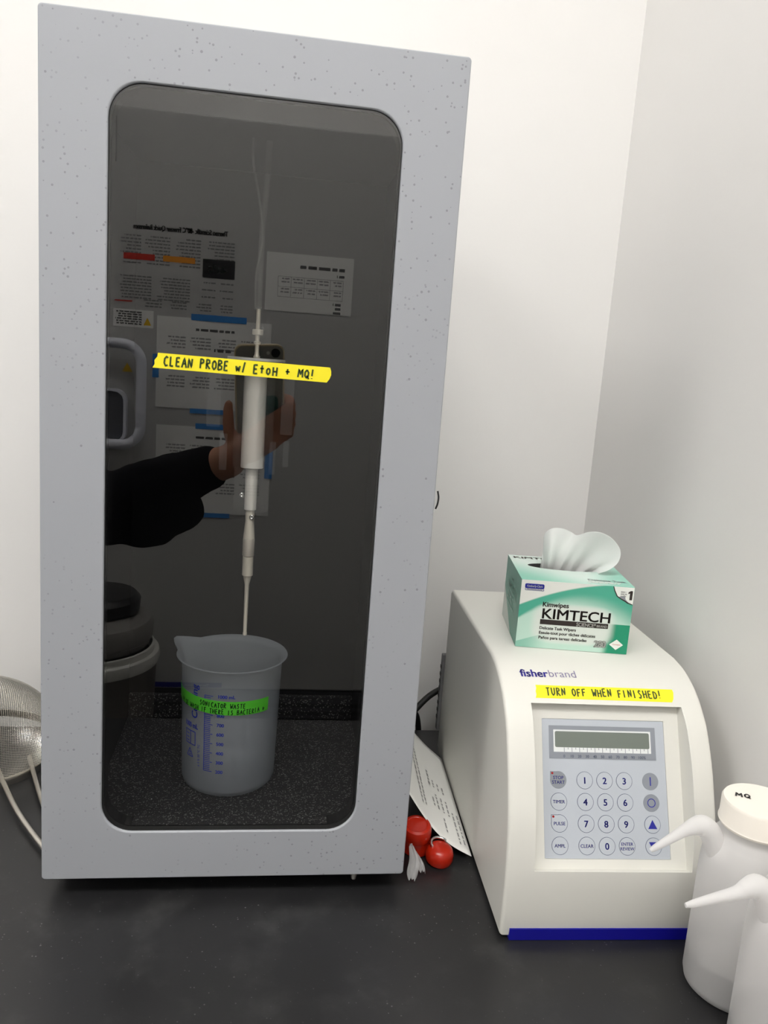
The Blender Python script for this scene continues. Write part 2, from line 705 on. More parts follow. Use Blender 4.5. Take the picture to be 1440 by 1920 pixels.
    # right block of deep green under the line
    deep = t.m('MULTIPLY', t.m('LESS_THAN', z, 29.8), t.ss(t.m('ADD', x, t.m('MULTIPLY', z, -0.15)), 82.0, 91.0))
    c = t.mix(deep, c, G2)
    # glow behind the lettering
    gx = t.m('DIVIDE', t.m('SUBTRACT', x, 54.0), 42.0)
    gz = t.m('DIVIDE', t.m('SUBTRACT', z, 26.0), 21.0)
    r2 = t.m('ADD', t.m('POWER', t.m('ABSOLUTE', gx), 4.0), t.m('POWER', t.m('ABSOLUTE', gz), 4.0))
    c = t.mix(t.m('MULTIPLY', t.m('SUBTRACT', 1.0, t.ss(r2, 0.35, 1.15)), 0.75), c, WHT)
    low = t.ss(t.m('SUBTRACT', t.m('ADD', 5.5, t.m('MULTIPLY', x, 0.36)), z), -0.3, 0.3)
    lowf = t.m('MULTIPLY', low, t.m('SUBTRACT', 1.0, t.ss(x, 4.0, 34.0)))
    c = t.mix(t.m('MULTIPLY', lowf, 0.6), c, G1)
    t.set(t.b.inputs['Base Color'], c)
    m = mat('carton_side', G2, 0.35)
    t = NT(m)
    sep = t.n('ShaderNodeSeparateXYZ')
    t.link(t.obj(), sep.inputs[0])
    y = t.m('MULTIPLY', sep.outputs[1], 1000)
    z = t.m('MULTIPLY', sep.outputs[2], 1000)
    c = t.mix(t.ss(t.m('ADD', z, t.m('MULTIPLY', y, 0.45)), 20.0, 90.0), srgb(60, 150, 125), srgb(108, 178, 158))
    c = t.mix(t.m('MULTIPLY', t.ss(t.m('SUBTRACT', t.m('MULTIPLY', y, 0.55), z), 20.0, 24.0), 1.0), c, srgb(208, 218, 210))
    t.set(t.b.inputs['Base Color'], c)
    m = mat('carton_top', PALE, 0.35)
    t = NT(m)
    sep = t.n('ShaderNodeSeparateXYZ')
    t.link(t.obj(), sep.inputs[0])
    x = t.m('MULTIPLY', sep.outputs[0], 1000)
    y = t.m('MULTIPLY', sep.outputs[1], 1000)
    c = t.mix(t.ss(t.m('ADD', x, y), 15.0, 95.0), srgb(126, 196, 174), srgb(214, 230, 222))
    c = t.mix(t.ss(t.m('SUBTRACT', x, t.m('MULTIPLY', y, 0.3)), 55.0, 95.0), c, srgb(150, 208, 190))
    t.set(t.b.inputs['Base Color'], c)
    mat('carton_dark', (0.03, 0.03, 0.03), 0.8)
    mat('carton_ink', srgb(46, 38, 34), 0.5)
    mat('carton_white', srgb(235, 238, 232), 0.5)
    mat('carton_pale_text', srgb(170, 205, 192), 0.5)
    mat('carton_navy', srgb(32, 36, 140), 0.5)


make_materials()
M_ = MATS


# ------------------------------------------------------------------ room shell
def build_room():
    X0, X1, Y0, Y1 = -2.4, WALL_X, -2.62, WALL_Y
    T = 0.08
    struct(box('floor', (X0 - T, Y0 - T, FLOOR_Z - T), (X1 + T, Y1 + T, FLOOR_Z), M_['floor_vinyl']))
    struct(box('ceiling', (X0 - T, Y0 - T, CEIL_Z), (X1 + T, Y1 + T, CEIL_Z + T), M_['ceiling_paint']))
    struct(box('wall_back', (X0 - T, Y1, FLOOR_Z), (X1 + T, Y1 + T, CEIL_Z), M_['wall_paint']))
    struct(box('wall_right', (X1, Y0, FLOOR_Z), (X1 + T, Y1, CEIL_Z), M_['wall_paint']))
    struct(box('wall_left', (X0 - T, Y0, FLOOR_Z), (X0, Y1, CEIL_Z), M_['wall_paint']))
    struct(box('wall_front', (X0 - T, Y0 - T, FLOOR_Z), (X1 + T, Y0, CEIL_Z), M_['wall_paint']))
    # worktop and the casework that carries it
    o = box('worktop', (-1.9, -0.36, -0.032), (WALL_X - 0.002, 0.338, 0.0), M_['epoxy_worktop'], None, 0.003)
    tag(o, 'dusty black epoxy laboratory worktop under all the equipment', 'worktop')
    b = thing('base_cabinet', 'grey laboratory base cabinet carrying the black worktop', 'cabinet', (-0.64, 0.0, FLOOR_Z))
    hz = 0.91 - 0.034
    box('body', (-1.24, -0.30, 0.10), (1.25, 0.33, hz), M_['casework'], b, 0.002)
    box('plinth', (-1.22, -0.24, 0.0), (1.23, 0.31, 0.10), M_['black_rubber'], b)
    for i in range(4):
        x = -1.23 + i * 0.62
        d = box('door', (x + 0.004, -0.32, 0.13), (x + 0.612, -0.3, hz - 0.02), M_['casework'], b, 0.002)
        hx = x + (0.55 if i % 2 == 0 else 0.06)
        tube('handle', smoothpath([(hx, -0.32, 0.6), (hx, -0.345, 0.615), (hx, -0.345, 0.715), (hx, -0.32, 0.73)], 4), 0.005, M_['chrome'], d, 8)


def ceiling_light(x, y, sx, sy, label):
    t = thing('ceiling_light', label, 'light', (x, y, CEIL_Z), 0, 'ceiling light panels')
    ring_slab('frame', rrect(-sx / 2 - .025, -sy / 2 - .025, sx / 2 + .025, sy / 2 + .025, .004, 2), rrect(-sx / 2, -sy / 2, sx / 2, sy / 2, .003, 2), Matrix.Identity(4), -0.02, 0.0, M_['light_frame'], t)
    box('diffuser', (-sx / 2, -sy / 2, -0.012), (sx / 2, sy / 2, -0.004), M_['diffuser'], t)


build_room()
ceiling_light(0.05, -1.0, 1.0, 0.6, 'bright ceiling light panel above the front of the worktop')
ceiling_light(-1.50, -1.0, 1.0, 0.6, 'unseen ceiling light panel kept at the left to brighten the right wall')  # unseen panel, kept to even out the light on the right wall
ceiling_light(0.10, -2.30, 0.50, 0.30, 'small added ceiling light brightening the wall above the freezer')  # added light, brightens the wall strip mirrored above the freezer


# ------------------------------------------------------------------ sonicator enclosure
ENC_Z = 0.018
ENC_W, ENC_H, ENC_D = 0.32, 0.70, 0.318
FOAM_Z = 0.034       # top of the foam floor


def build_enclosure():
    t = thing('sonicator_enclosure', 'tall grey speckled steel sound enclosure with dark tinted window door', 'enclosure', (0, 0, 0))
    G = M_['powder_coat_grey']
    z0, z1 = ENC_Z, ENC_Z + ENC_H
    W = ENC_W
    # door: a ring with a rounded opening
    Mx = frame_matrix((0, 0, 0), (1, 0, 0), (0, 0, 1))      # local z points to -y
    outer = rrect(0, z0, W, z1, 0.003, 10)
    inner = rrect(0.0497, 0.0632, 0.2712, 0.6725, 0.026, 10)
    d = ring_slab('door', outer, inner, Mx, -0.022, 0.0, G, t)
    bevel(d, 0.0016, 3)
    # rubber seal round the pane, then the pane
    seal_o = rrect(0.0498, 0.0633, 0.2711, 0.6724, 0.0259, 10)
    seal_i = rrect(0.0503, 0.0638, 0.2706, 0.6719, 0.0254, 10)
    ring_slab('window_seal', seal_o, seal_i, Mx, -0.0080, -0.0022, M_['black_rubber'], d)
    deep_i = rrect(0.0512, 0.0645, 0.2697, 0.6710, 0.0245, 10)
    ring_slab('inner_gasket', seal_o, deep_i, Mx, -0.0225, -0.0081, M_['foam_black'], d)
    poly_slab('window_pane', rrect(0.0504, 0.0639, 0.2705, 0.6718, 0.0253, 10), frame_matrix((0, 0.0080, 0), (1, 0, 0), (0, 0, 1)), 0.0055, M_['tinted_acrylic'], d)
    box('black_line', (0.0550, 0.0019, 0.616), (0.0557, 0.0024, 0.6475), M_['black_rubber'], d)  # short thin black line near the pane's upper left corner
    # body shell (hollow)
    s = 0.003
    yb = ENC_D
    y0 = 0.0225
    for nm, lo, hi in (('side_panel', (0.002, y0, z0 + .004), (0.002 + s, yb, z1 - .004)), ('side_panel', (W - .002 - s, y0, z0 + .004), (W - .002, yb, z1 - .004)),
                       ('top_panel', (0.002 + s, y0, z1 - .004 - s), (W - .002 - s, yb, z1 - .004)), ('bottom_panel', (0.002 + s, y0, z0 + .004), (W - .002 - s, yb, z0 + .004 + s)),
                       ('back_panel', (0.002 + s, yb - s, z0 + .004 + s), (W - .002 - s, yb, z1 - .004 - s))):
        box(nm, lo, hi, G, t, 0.0008)
    # foam lining
    F = M_['foam_black']
    a, b_ = 0.0055, W - 0.0055
    zl, zh = z0 + .0075, z1 - .0075
    box('foam_floor', (a, 0.026, zl), (b_, yb - .004, FOAM_Z), M_['foam_speckled'], t, 0.002)
    box('foam_ceiling', (a, 0.026, 0.678), (b_, yb - .004, zh), F, t, 0.002)
    box('foam_back', (a, yb - .022, FOAM_Z + .0003), (b_, yb - .004, 0.6777), F, t, 0.002)
    box('foam_side', (a, 0.026, FOAM_Z + .0003), (a + 0.018, yb - .0225, 0.6777), F, t, 0.002)
    box('foam_side', (b_ - 0.018, 0.026, FOAM_Z + .0003), (b_, yb - .0225, 0.6777), F, t, 0.002)
    box('foam_sill', (0.074, 0.0085, 0.0645), (0.247, 0.0224, 0.0650), M_['foam_speckled'], t)
    box('foam_upstand', (a + 0.0182, yb - .0285, FOAM_Z + .0003), (b_ - 0.0182, yb - .0223, FOAM_Z + 0.032), M_['foam_speckled'], t, 0.002)
    # latch on the right edge
    l = box('latch', (W - .002, 0.007, 0.358), (W + 0.0018, 0.0215, 0.381), M_['keypad_white'], t, 0.001)
    tube('latch_lever', smoothpath([(W + .0032, 0.0062, 0.3775), (W + .0042, 0.0055, 0.372), (W + .0038, 0.0055, 0.3665), (W + 0.0026, 0.0062, 0.362)], 5), 0.0008, M_['black_plastic'], l, 8)
    # feet and the small screw end under the door
    for x in (0.05, W - 0.05):
        for y in (0.075, yb - 0.03):
            lathe('foot', [(0, 0), (0.014, 0), (0.016, 0.003), (0.014, ENC_Z + .004), (0, ENC_Z + .004)], M_['black_rubber'], t, 20, (x, y))
    lathe('hinge_pin', [(0, z0 - .006), (.0022, z0 - .006), (.0028, z0 - .003), (.0028, z0 + .001), (0, z0 + .001)], M_['satin_steel'], d, 14, (0.2745, 0.004))
    # yellow tape note on the window
    n = thing('tape_note', 'yellow tape on the enclosure window reading CLEAN PROBE w/ EtOH + MQ!', 'tape', (0.0869, 0.0024, 0.4715))
    import mathutils
    th = math.atan2(0.4715 - 0.4710 - 0.0, 1.0)
    pts = [(0.0890, 0.4768), (0.2250, 0.4748), (0.2266, 0.4697), (0.2229, 0.4626), (0.0850, 0.4650), (0.0872, 0.4703)]
    # corrugate the torn edges a little
    top, bot = [], []
    N = 26
    Vv, Ff = [], []
    for i in range(N + 1):
        k = i / N
        xt = 0.0890 + (0.2250 - 0.0890) * k
        zt = 0.4768 + (0.4748 - 0.4768) * k
        xb = 0.0850 + (0.2229 - 0.0850) * k
        zb = 0.4650 + (0.4626 - 0.4650) * k
        for j in range(5):
            q = j / 4
            x = xt + (xb - xt) * q
            z = zt + (zb - zt) * q
            if i == N and 0 < j < 4:
                x += 0.0022 * math.sin(q * 3.1)
            if i == 0 and 0 < j < 4:
                x += (0.0006 if j % 2 else -0.0006)
            y = -0.00008 - 0.00016 * (0.5 + 0.5 * noise.noise((x * 60, z * 60, 0)))
            Vv.append((x - 0.0869, y, z - 0.4715))
    for i in range(N):
        for j in range(4):
            a_ = i * 5 + j
            Ff.append((a_, a_ + 1, a_ + 6, a_ + 5))
    o = mesh('strip', Vv, Ff, M_['tape_yellow'], n, False)
    md = o.modifiers.new('s', 'SOLIDIFY')
    md.thickness = 0.0001
    slope = -0.0165

    def wp(x0, z0):
        return lambda x, y: (x0 + x - 0.0869, -0.00042, z0 + y + slope * x - 0.4715)
    hand_text('handwriting', 'CLEAN PROBE w/', 0.0074, 0.0655, 0.00135, M_['marker_green'], n, wp(0.0935, 0.4672), 0.05, 0.05, 3)
    hand_text('handwriting', 'EtoH + MQ!', 0.0070, 0.0510, 0.00135, M_['marker_green'], n, wp(0.1635, 0.4656), 0.05, 0.06, 5)


build_enclosure()


# ------------------------------------------------------------------ converter, horn and probe
def build_converter():
    cx, cy = 0.1625, 0.15
    t = thing('sonicator_converter', 'silver ultrasonic converter with tapered horn and thin probe hanging in enclosure', 'sonicator', (cx, cy, 0.195))
    t0 = -0.195
    A, H = M_['brushed_aluminium'], M_['horn_titanium']

    def L(name, prof, m, parent=t, seg=40):
        return lathe(name, [(r, z + t0) for r, z in prof], m, parent, seg)
    c = L('converter_body', [(0, .3690), (.0108, .3690), (.0113, .3695), (.0113, .4738), (.0108, .4742), (0, .4742)], A)
    L('clear_sleeve', [(.0183, .3690), (.0193, .3690), (.0195, .3695), (.0195, .4738), (.0183, .4742)], M_['clear_acrylic'])
    L('clear_sleeve', [(.0163, .3262), (.0172, .3262), (.0174, .3267), (.0174, .3685), (.0163, .3689)], M_['clear_acrylic'])
    L('flange', [(0, .4743), (.0275, .4743), (.028, .4748), (.028, .4766), (.0275, .4771), (0, .4771)], mat('flange_grey', (.7, .7, .68), .35, .2))
    L('front_driver', [(0, .3262), (.0056, .3262), (.0060, .3266), (.0063, .3685), (0, .3689)], A)
    # screws
    for (sx, sz) in ((-0.0085, .3435), (0.002, .3195)):
        y = -0.0155 if sz > .33 else -0.0047
        v, f = lathe_data([(0, -.0004), (.0022, -.0004), (.0026, .0006), (.0020, .0012), (.0010, .0012), (.0009, .0004), (0, .0004)], 16)
        M = frame_matrix((sx, y, sz + t0), (1, 0, 0), (0, 0, 1))
        fixnormals(mesh('screw', [M @ Vector(p) for p in v], f, M_['chrome'], c, True))
    L('horn', [(0, .2965), (.0057, .2965), (.0056, .2995), (.0045, .3135), (.0045, .3261), (0, .3261)], H)
    L('horn_collar', [(0, .2785), (.0057, .2785), (.0060, .2788), (.0060, .2961), (.0058, .2964), (0, .2964)], mat('collar_grey', (.52, .48, .42), .5, .3))
    L('probe_coupler', [(0, .2575), (.0048, .2575), (.0055, .2580), (.0055, .2780), (0, .2784)], H)
    L('probe', [(0, .1935), (.0020, .1935), (.0022, .1938), (.0022, .1960), (.0019, .1968), (.0021, .2250), (.0024, .2480), (.0044, .2574), (0, .2574)], H, t, 24)
    # cable gland, rod and tubing going up to the lid
    L('gland', [(0, .4772), (.0030, .4772), (.0034, .4784), (.0024, .4800), (.0020, .4835), (.0020, .4900), (.0032, .4905), (.0034, .4925), (.0022, .4935), (.0022, .4990), (0, .4990)], H, t, 24)
    L('knurled_nut', [(0, .4991), (.0048, .4991), (.0053, .4996), (.0053, .5040), (.0048, .5046), (0, .5046)], H, t, 18)
    L('cable_sleeve', [(0, .5047), (.0022, .5047), (.0022, .5240), (0, .5240)], H, t, 20)
    pth = smoothpath([(0, 0, .5235 + t0), (0, .001, .56 + t0), (.0005, .003, .60 + t0), (.0025, .003, .64 + t0), (.0035, .004, .6775 + t0)], 8)
    tube('air_hose', pth, 0.0030, M_['clear_tube'], t, 14)
    pth = smoothpath([(-.0030, -.0045, .5230 + t0), (-.0035, -.0060, .555 + t0), (.001, -.0065, .59 + t0), (-.004, -.008, .625 + t0), (-.0105, -.006, .655 + t0), (-.0115, -.002, .6775 + t0)], 8)
    tube('signal_wire', pth, 0.0012, M_['clear_tube'], t, 8)
    # faint clear plates either side of the converter
    Ac = M_['clear_acrylic']
    box('clear_plate', (-.046, -.004, .408 + t0), (-.033, .0, .474 + t0), Ac, t, 0.0006)
    box('clear_plate', (.026, -.004, .404 + t0), (.038, .0, .474 + t0), Ac, t, 0.0006)
    box('clear_plate', (-.0325, -.006, .366 + t0), (-.025, -.002, .402 + t0), Ac, t, 0.0006)
    box('clear_plate', (.0165, -.022, .366 + t0), (.0225, -.018, .398 + t0), Ac, t, 0.0006)
    box('clear_plate', (.030, -.006, .372 + t0), (.0355, -.002, .398 + t0), Ac, t, 0.0006)


build_converter()


# ------------------------------------------------------------------ beaker
def build_beaker():
    cx, cy = 0.151, 0.151
    H = 0.139
    t = thing('beaker', 'frosted plastic beaker with blue graduations standing on the foam floor', 'beaker', (cx, cy, FOAM_Z + 0.0003))
    seg = 72
    ro = [(0.0, .0008), (.030, .0008), (.040, .0), (.0440, .0010), (.0470, .0038), (.0484, .008), (.0495, .05), (.0506, .1), (.0515, H - .006), (.0535, H - .0025), (.0560, H - .0012), (.0570, H - .0002), (.0566, H + .0006), (.0552, H + .0003)]
    ri = [(.0502, H - .006), (.0493, .1), (.0482, .05), (.0471, .009), (.0455, .0048), (.042, .0025), (0.0, .0022)]
    # body with a pouring lip at the back left
    lip_a = R(152)
    v, f = lathe_data(ro + ri, seg)
    out = []
    for p in v:
        x, y, z = p
        r = math.hypot(x, y)
        if r > .001 and z > .095:
            a = math.atan2(y, x)
            da = math.atan2(math.sin(a - lip_a), math.cos(a - lip_a))
            k = max(0.0, 1 - abs(da) / R(21)) ** 1.0
            hgt = (z - .095) / (H - .095)
            push = 0.0155 * k * hgt ** 1.3
            r2 = r + push
            z = z + 0.004 * k * hgt
            x, y = r2 * math.cos(a), r2 * math.sin(a)
        out.append((x, y, z))
    b = fixnormals(mesh('vessel', out, f, M_['polypropylene'], t, True))
    autosmooth(b, 60)
    INK = M_['beaker_ink']

    def rad(z):
        return .0485 + (.0515 - .0485) * (z - .008) / (H - .014) + 0.0002

    def wrap(a0, z0, rot=False):
        def wfun(x, y):
            if rot:
                x, y = -y, x
            z = z0 + y
            rr = rad(z)
            a = R(a0) + x / rr
            return Vector((rr * math.cos(a), rr * math.sin(a), z))
        return wfun
    # graduation scale: front seen at -90 deg; camera sits slightly right of the axis
    wf = wrap(-118, 0.0)
    rects = []
    zz0, zz1 = .030, .1115
    n = 40
    for i in range(n + 1):
        z = zz0 + (zz1 - zz0) * i / n
        L = 0.0092 if i % 5 == 0 else 0.0068
        rects.append((0.0, z - .00034, L, z + .00034))
    rects.append((-.0003, zz0, .0004, zz1))
    v, f = [], []
    for x0, y0, x1, y1 in rects:
        k = 4
        bse = len(v)
        if y1 - y0 > .01:
            for i in range(31):
                y = y0 + (y1 - y0) * i / 30
                v += [wf(x0, y), wf(x1, y)]
            for i in range(30):
                f.append((bse + 2 * i, bse + 2 * i + 1, bse + 2 * i + 3, bse + 2 * i + 2))
        else:
            for i in range(k + 1):
                x = x0 + (x1 - x0) * i / k
                v += [wf(x, y0), wf(x, y1)]
            for i in range(k):
                f.append((bse + 2 * i, bse + 2 * i + 2, bse + 2 * i + 3, bse + 2 * i + 1))
    mesh('graduation_scale', v, f, INK, t)
    for i, s in enumerate(('200', '300', '400', '500', '600', '700', '800', '900', '1000 mL')):
        z = zz0 + (zz1 - zz0) * i / 8
        text('graduation_number', s, .0050, INK, t, None, bold=.035, warp=wrap(-103, z - .0015))
    text('capacity_mark', '1000 mL', .0078, INK, t, None, bold=.035, warp=wrap(-150, .072), width=.019)
    text('maker_mark', 'Corning', .0115, INK, t, None, bold=.02, warp=wrap(-128, .083, True), width=.036)
    text('tolerance_mark', '± 5 % 20 °C TC', .0036, INK, t, None, bold=.015, warp=wrap(-124, .032, True), width=.024)
    # outlined data panel and recycling triangle
    rc = []
    wb = wrap(-148, .0535)
    def strip(x0, y0, x1, y1, w=.0005, n=6):
        d = Vector((x1 - x0, y1 - y0)).normalized()
        px, py = -d.y * w, d.x * w
        vv, ff = [], []
        for i in range(n + 1):
            k = i / n
            x, y = x0 + (x1 - x0) * k, y0 + (y1 - y0) * k
            vv += [wb(x + px, y + py), wb(x - px, y - py)]
        for i in range(n):
            ff.append((2 * i, 2 * i + 1, 2 * i + 3, 2 * i + 2))
        return vv, ff
    v, f = [], []
    for s in ((0, 0, .015, 0), (0, .0145, .015, .0145), (0, 0, 0, .0145), (.015, 0, .015, .0145), (.008, 0, .008, .0145), (.0015, .0105, .006, .0105), (.0015, .0065, .0055, .0065), (.0015, .003, .006, .003)):
        a, b2 = strip(*s)
        k = len(v)
        v += a
        f += [tuple(i + k for i in q) for q in b2]
    mesh('data_panel', v, f, INK, t)
    wb = wrap(-145, .040)
    v, f = [], []
    for s in ((0, 0, .009, 0), (0, 0, .0045, .0088), (.009, 0, .0045, .0088), (.003, .002, .006, .002), (.0032, .0045, .0058, .0045)):
        a, b2 = strip(*s)
        k = len(v)
        v += a
        f += [tuple(i + k for i in q) for q in b2]
    mesh('recycling_mark', v, f, INK, t)
    # green tape
    n = thing('tape_note', 'green tape around the beaker reading SONICATOR WASTE in hand lettering', 'tape', (cx, cy, FOAM_Z + .0003))
    a0, a1 = R(-178), R(-41)
    N = 40
    v, f = [], []
    for i in range(N + 1):
        k = i / N
        a = a0 + (a1 - a0) * k
        zb = .0945 - .003 * k
        for z in (zb, zb + .0145):
            rr = rad(z) + .0003
            v.append((rr * math.cos(a), rr * math.sin(a), z))
    for i in range(N):
        f.append((2 * i, 2 * i + 2, 2 * i + 3, 2 * i + 1))
    o = mesh('strip', v, f, M_['tape_green'], n, False)
    o.modifiers.new('s', 'SOLIDIFY').thickness = 0.0001

    def wt(a_deg, z0):
        def g(x, y):
            z = z0 + y - .0012 * x / .06
            rr = rad(z) + .0005
            a = R(a_deg) + x / rr
            return (rr * math.cos(a), rr * math.sin(a), z)
        return g
    hand_text('handwriting', 'SONICATOR WASTE', .0050, .048, .00085, M_['marker_on_green'], n, wt(-124, .1005), .05, .06, 11)
    hand_text('handwriting', 'PLSE WASH IF THERE IS BACTERIA *', .0050, .098, .00085, M_['marker_on_green'], n, wt(-156, .0945), .05, .06, 12)


build_beaker()

# ------------------------------------------------------------------ generator
GEN_O = Vector((0.3948, -0.0668, 0.0))
GEN_ROT = R(-2.0)
GEN_W = 0.187
PROF = [(0.001, .004), (-.0008, .02), (-.001, .045), (.001, .07), (.0085, .105), (.0185, .13), (.029, .152), (.045, .177), (.057, .189), (.069, .1985), (.086, .2075), (.105, .2135), (.125, .216), (.335, .216)]


def prof_smooth():
    P = smoothpath([(0, a, b) for a, b in PROF[:-1]], 5)
    return [(p.y, p.z) for p in P] + [PROF[-1]]


PR_S = prof_smooth()


def prof_at(s):
    """point and normal on the shell profile at arc length s from the base"""
    s -= 0.004
    for (a, b) in zip(PR_S[:-1], PR_S[1:]):
        L = math.hypot(b[0] - a[0], b[1] - a[1])
        if s <= L or b is PR_S[-1]:
            k = s / L
            d = ((b[0] - a[0]) / L, (b[1] - a[1]) / L)
            return (a[0] + (b[0] - a[0]) * k, a[1] + (b[1] - a[1]) * k), (-d[1], d[0])
        s -= L


def build_generator():
    t = thing('sonicator_generator', 'off-white sonicator control unit with grey keypad, blue base stripe', 'control unit', GEN_O, GEN_ROT)
    S = M_['generator_shell']
    w = GEN_W
    pr = prof_smooth()
    prof = pr + [(.340, .212), (.340, .010), (.334, .004)]
    n = len(prof)
    bm = bmesh.new()
    va = [bm.verts.new((0, a, b)) for a, b in prof]
    vb = [bm.verts.new((w, a, b)) for a, b in prof]
    bm.faces.new(va)
    bm.faces.new(list(reversed(vb)))
    for i in range(n):
        j = (i + 1) % n
        bm.faces.new((va[j], va[i], vb[i], vb[j]))
    bmesh.ops.recalc_face_normals(bm, faces=bm.faces)
    edges = [e for e in bm.edges if abs(e.verts[0].co.x - e.verts[1].co.x) < 1e-6]
    bmesh.ops.bevel(bm, geom=edges, offset=0.0085, segments=5, affect='EDGES', profile=0.5, clamp_overlap=True)
    me = bpy.data.meshes.new('shell')
    bm.to_mesh(me)
    bm.free()
    shell = add('shell', me, S, t)
    # recessed control face: two cutters
    ca, sa = math.cos(R(25)), math.sin(R(25))

    def face_pt(u, s, h=0.0):
        """point on the sloping control face: u across, s up the slope, h out of it"""
        return Vector((u, .003 + s * sa - h * ca, .05 + s * ca + h * sa))

    def cutter(u0, u1, s0, s1, h0, h1, fl=0.0):
        v = [face_pt(u0, s0, h0), face_pt(u1, s0, h0), face_pt(u1, s1, h0), face_pt(u0, s1, h0),
             face_pt(u0 - fl, s0 - fl * 1.5, h1), face_pt(u1 + fl, s0 - fl * 1.5, h1), face_pt(u1 + fl, s1 + fl, h1), face_pt(u0 - fl, s1 + fl, h1)]
        f = [(3, 2, 1, 0), (4, 5, 6, 7), (0, 1, 5, 4), (1, 2, 6, 5), (2, 3, 7, 6), (3, 0, 4, 7)]
        return fixnormals(mesh('cut', v, f, S, t))
    c1 = cutter(.0255, .1655, .0135, .1525, 0.0, 0.06, 0.004)
    c2 = cutter(.0369, .1515, .0216, .1400, -0.0012, 0.02)
    bpy.context.view_layer.update()
    for c in (c1, c2):
        md = shell.modifiers.new('b', 'BOOLEAN')
        md.operation = 'DIFFERENCE'
        md.object = c
        md.solver = 'EXACT'
    bpy.context.view_layer.update()
    dg = bpy.context.evaluated_depsgraph_get()
    new = bpy.data.meshes.new_from_object(shell.evaluated_get(dg))
    shell.modifiers.clear()
    shell.data = new
    new.name = 'shell'
    bpy.data.objects.remove(c1)
    bpy.data.objects.remove(c2)
    autosmooth(shell, 32)
    # blue base stripe across the front
    v, f = [], []
    for u in (.0085, w - .0085):
        for a, b in ((-.0012, .0005), (-.0014, .0112), (.006, .0112), (.006, .0005)):
            v.append((u, a, b))
    f = [(0, 1, 2, 3), (7, 6, 5, 4), (0, 4, 5, 1), (1, 5, 6, 2), (2, 6, 7, 3), (3, 7, 4, 0)]
    fixnormals(mesh('base_stripe', v, f, M_['royal_blue'], t))
    for u in (.025, w - .025):
        for y in (.03, .31):
            lathe('foot', [(0, 0), (.008, 0), (.009, .001), (.008, .0045), (0, .0045)], M_['black_rubber'], t, 16, (u, y))
    # rear panel with vent slots
    rp = box('rear_panel', (-.003, .3405, .03), (w - .004, .349, .13), M_['shell_dark_grey'], t, .001)
    for i in range(8):
        z = .045 + i * .0095
        box('vent_slot', (-.0036, .342, z), (-.0028, .3475, z + .004), M_['black_rubber'], rp)
    # logo on the brow
    def brow(u0, s0, lift=.0003):
        def g(x, y):
            (a, b), (na, nb) = prof_at(s0 + y)
            return Vector((u0 + x, a + na * lift, b + nb * lift))
        return g
    text('maker_lettering', 'fisher', .0135, M_['logo_blue'], t, None, bold=.028, width=.0262, warp=brow(.0205, .2375))
    text('maker_lettering', 'brand', .0135, M_['logo_violet'], t, None, bold=-.004, width=.0258, warp=brow(.0472, .2378))
    # yellow tape
    tp = thing('tape_note', 'yellow tape on the control unit reading TURN OFF WHEN FINISHED!', 'tape', GEN_O, GEN_ROT)
    v, f = [], []
    N = 30
    g = brow(0, 0, .0002)
    for i in range(N + 1):
        k = i / N
        for j in range(5):
            q = j / 4
            s = .2137 + (.2277 - .2137) * q
            u = (.0300 + .0022 * q) + k * (.1585 + .0042 * q - .0300 - .0022 * q)
            if i == 0 and j in (1, 3):
                u += .0007
            if i == N and j in (1, 2, 3):
                u += .0012
            p = g(u, s - .0006 * k)
            v.append(p)
    for i in range(N):
        for j in range(4):
            a = i * 5 + j
            f.append((a, a + 5, a + 6, a + 1))
    o = mesh('strip', v, f, M_['tape_yellow'], tp, False)
    o.modifiers.new('s', 'SOLIDIFY').thickness = .0001
    hand_text('handwriting', 'TURN OFF WHEN FINISHED!', .0082, .1110, .0012, M_['marker_green'], tp, brow(.0405, .2164, .0006), .06, .06, 21)
    # keypad membrane
    K = lambda u, s, h=0.0: frame_matrix(face_pt(u, s, h), (1, 0, 0), (0, sa, ca))
    M0 = K(0, 0, -.0011)
    kp = poly_slab('keypad', rrect(.0371, .0218, .1513, .1398, .001, 3), M0, .0007, M_['keypad_grey'], t)
    Mk = K(0, 0, -.0004)
    scr = ring_slab('display_bezel', [(.0433, .1053), (.1430, .1053), (.1430, .1340), (.0433, .1340)], [(.0474, .1111), (.1386, .1111), (.1386, .1304), (.0474, .1304)], Mk, 0, .0003, M_['keypad_mid_grey'], t)
    ring_slab('display_rim', rrect(.0474, .1111, .1386, .1304, .0004, 4), rrect(.0488, .1151, .1373, .1290, .0014, 4), Mk, 0, .00025, M_['keypad_white'], scr)
    poly_slab('display_screen', rrect(.0488, .1151, .1373, .1290, .0014, 4), Mk, .0001, M_['lcd'], scr)
    tk = []
    for i in range(12):
        u = .0572 + i * .00713
        tk.append((u - .0003, .1112, u + .0003, .1150))
        if i < 11:
            tk.append((u + .0033, .1133, u + .0039, .1150))
    bars('scale_ticks', tk, K(0, 0, -.0004 + .0003), M_['keypad_mid_grey'], scr, .00006)
    for i in range(11):
        u = .0572 + i * .00713
        text('scale_number', str(i * 10) + ('%' if i == 10 else ''), .0034, M_['ink_outline'], scr, K(u - (.0002 if i < 10 else -.001), .1064, -.00005), bold=.02, align='CENTER')
    # buttons
    cols = {'A': .0509, '1': .0752, '2': .0936, '3': .1119, '4': .1363}
    rows = [.0871, .0688, .0506, .0323]

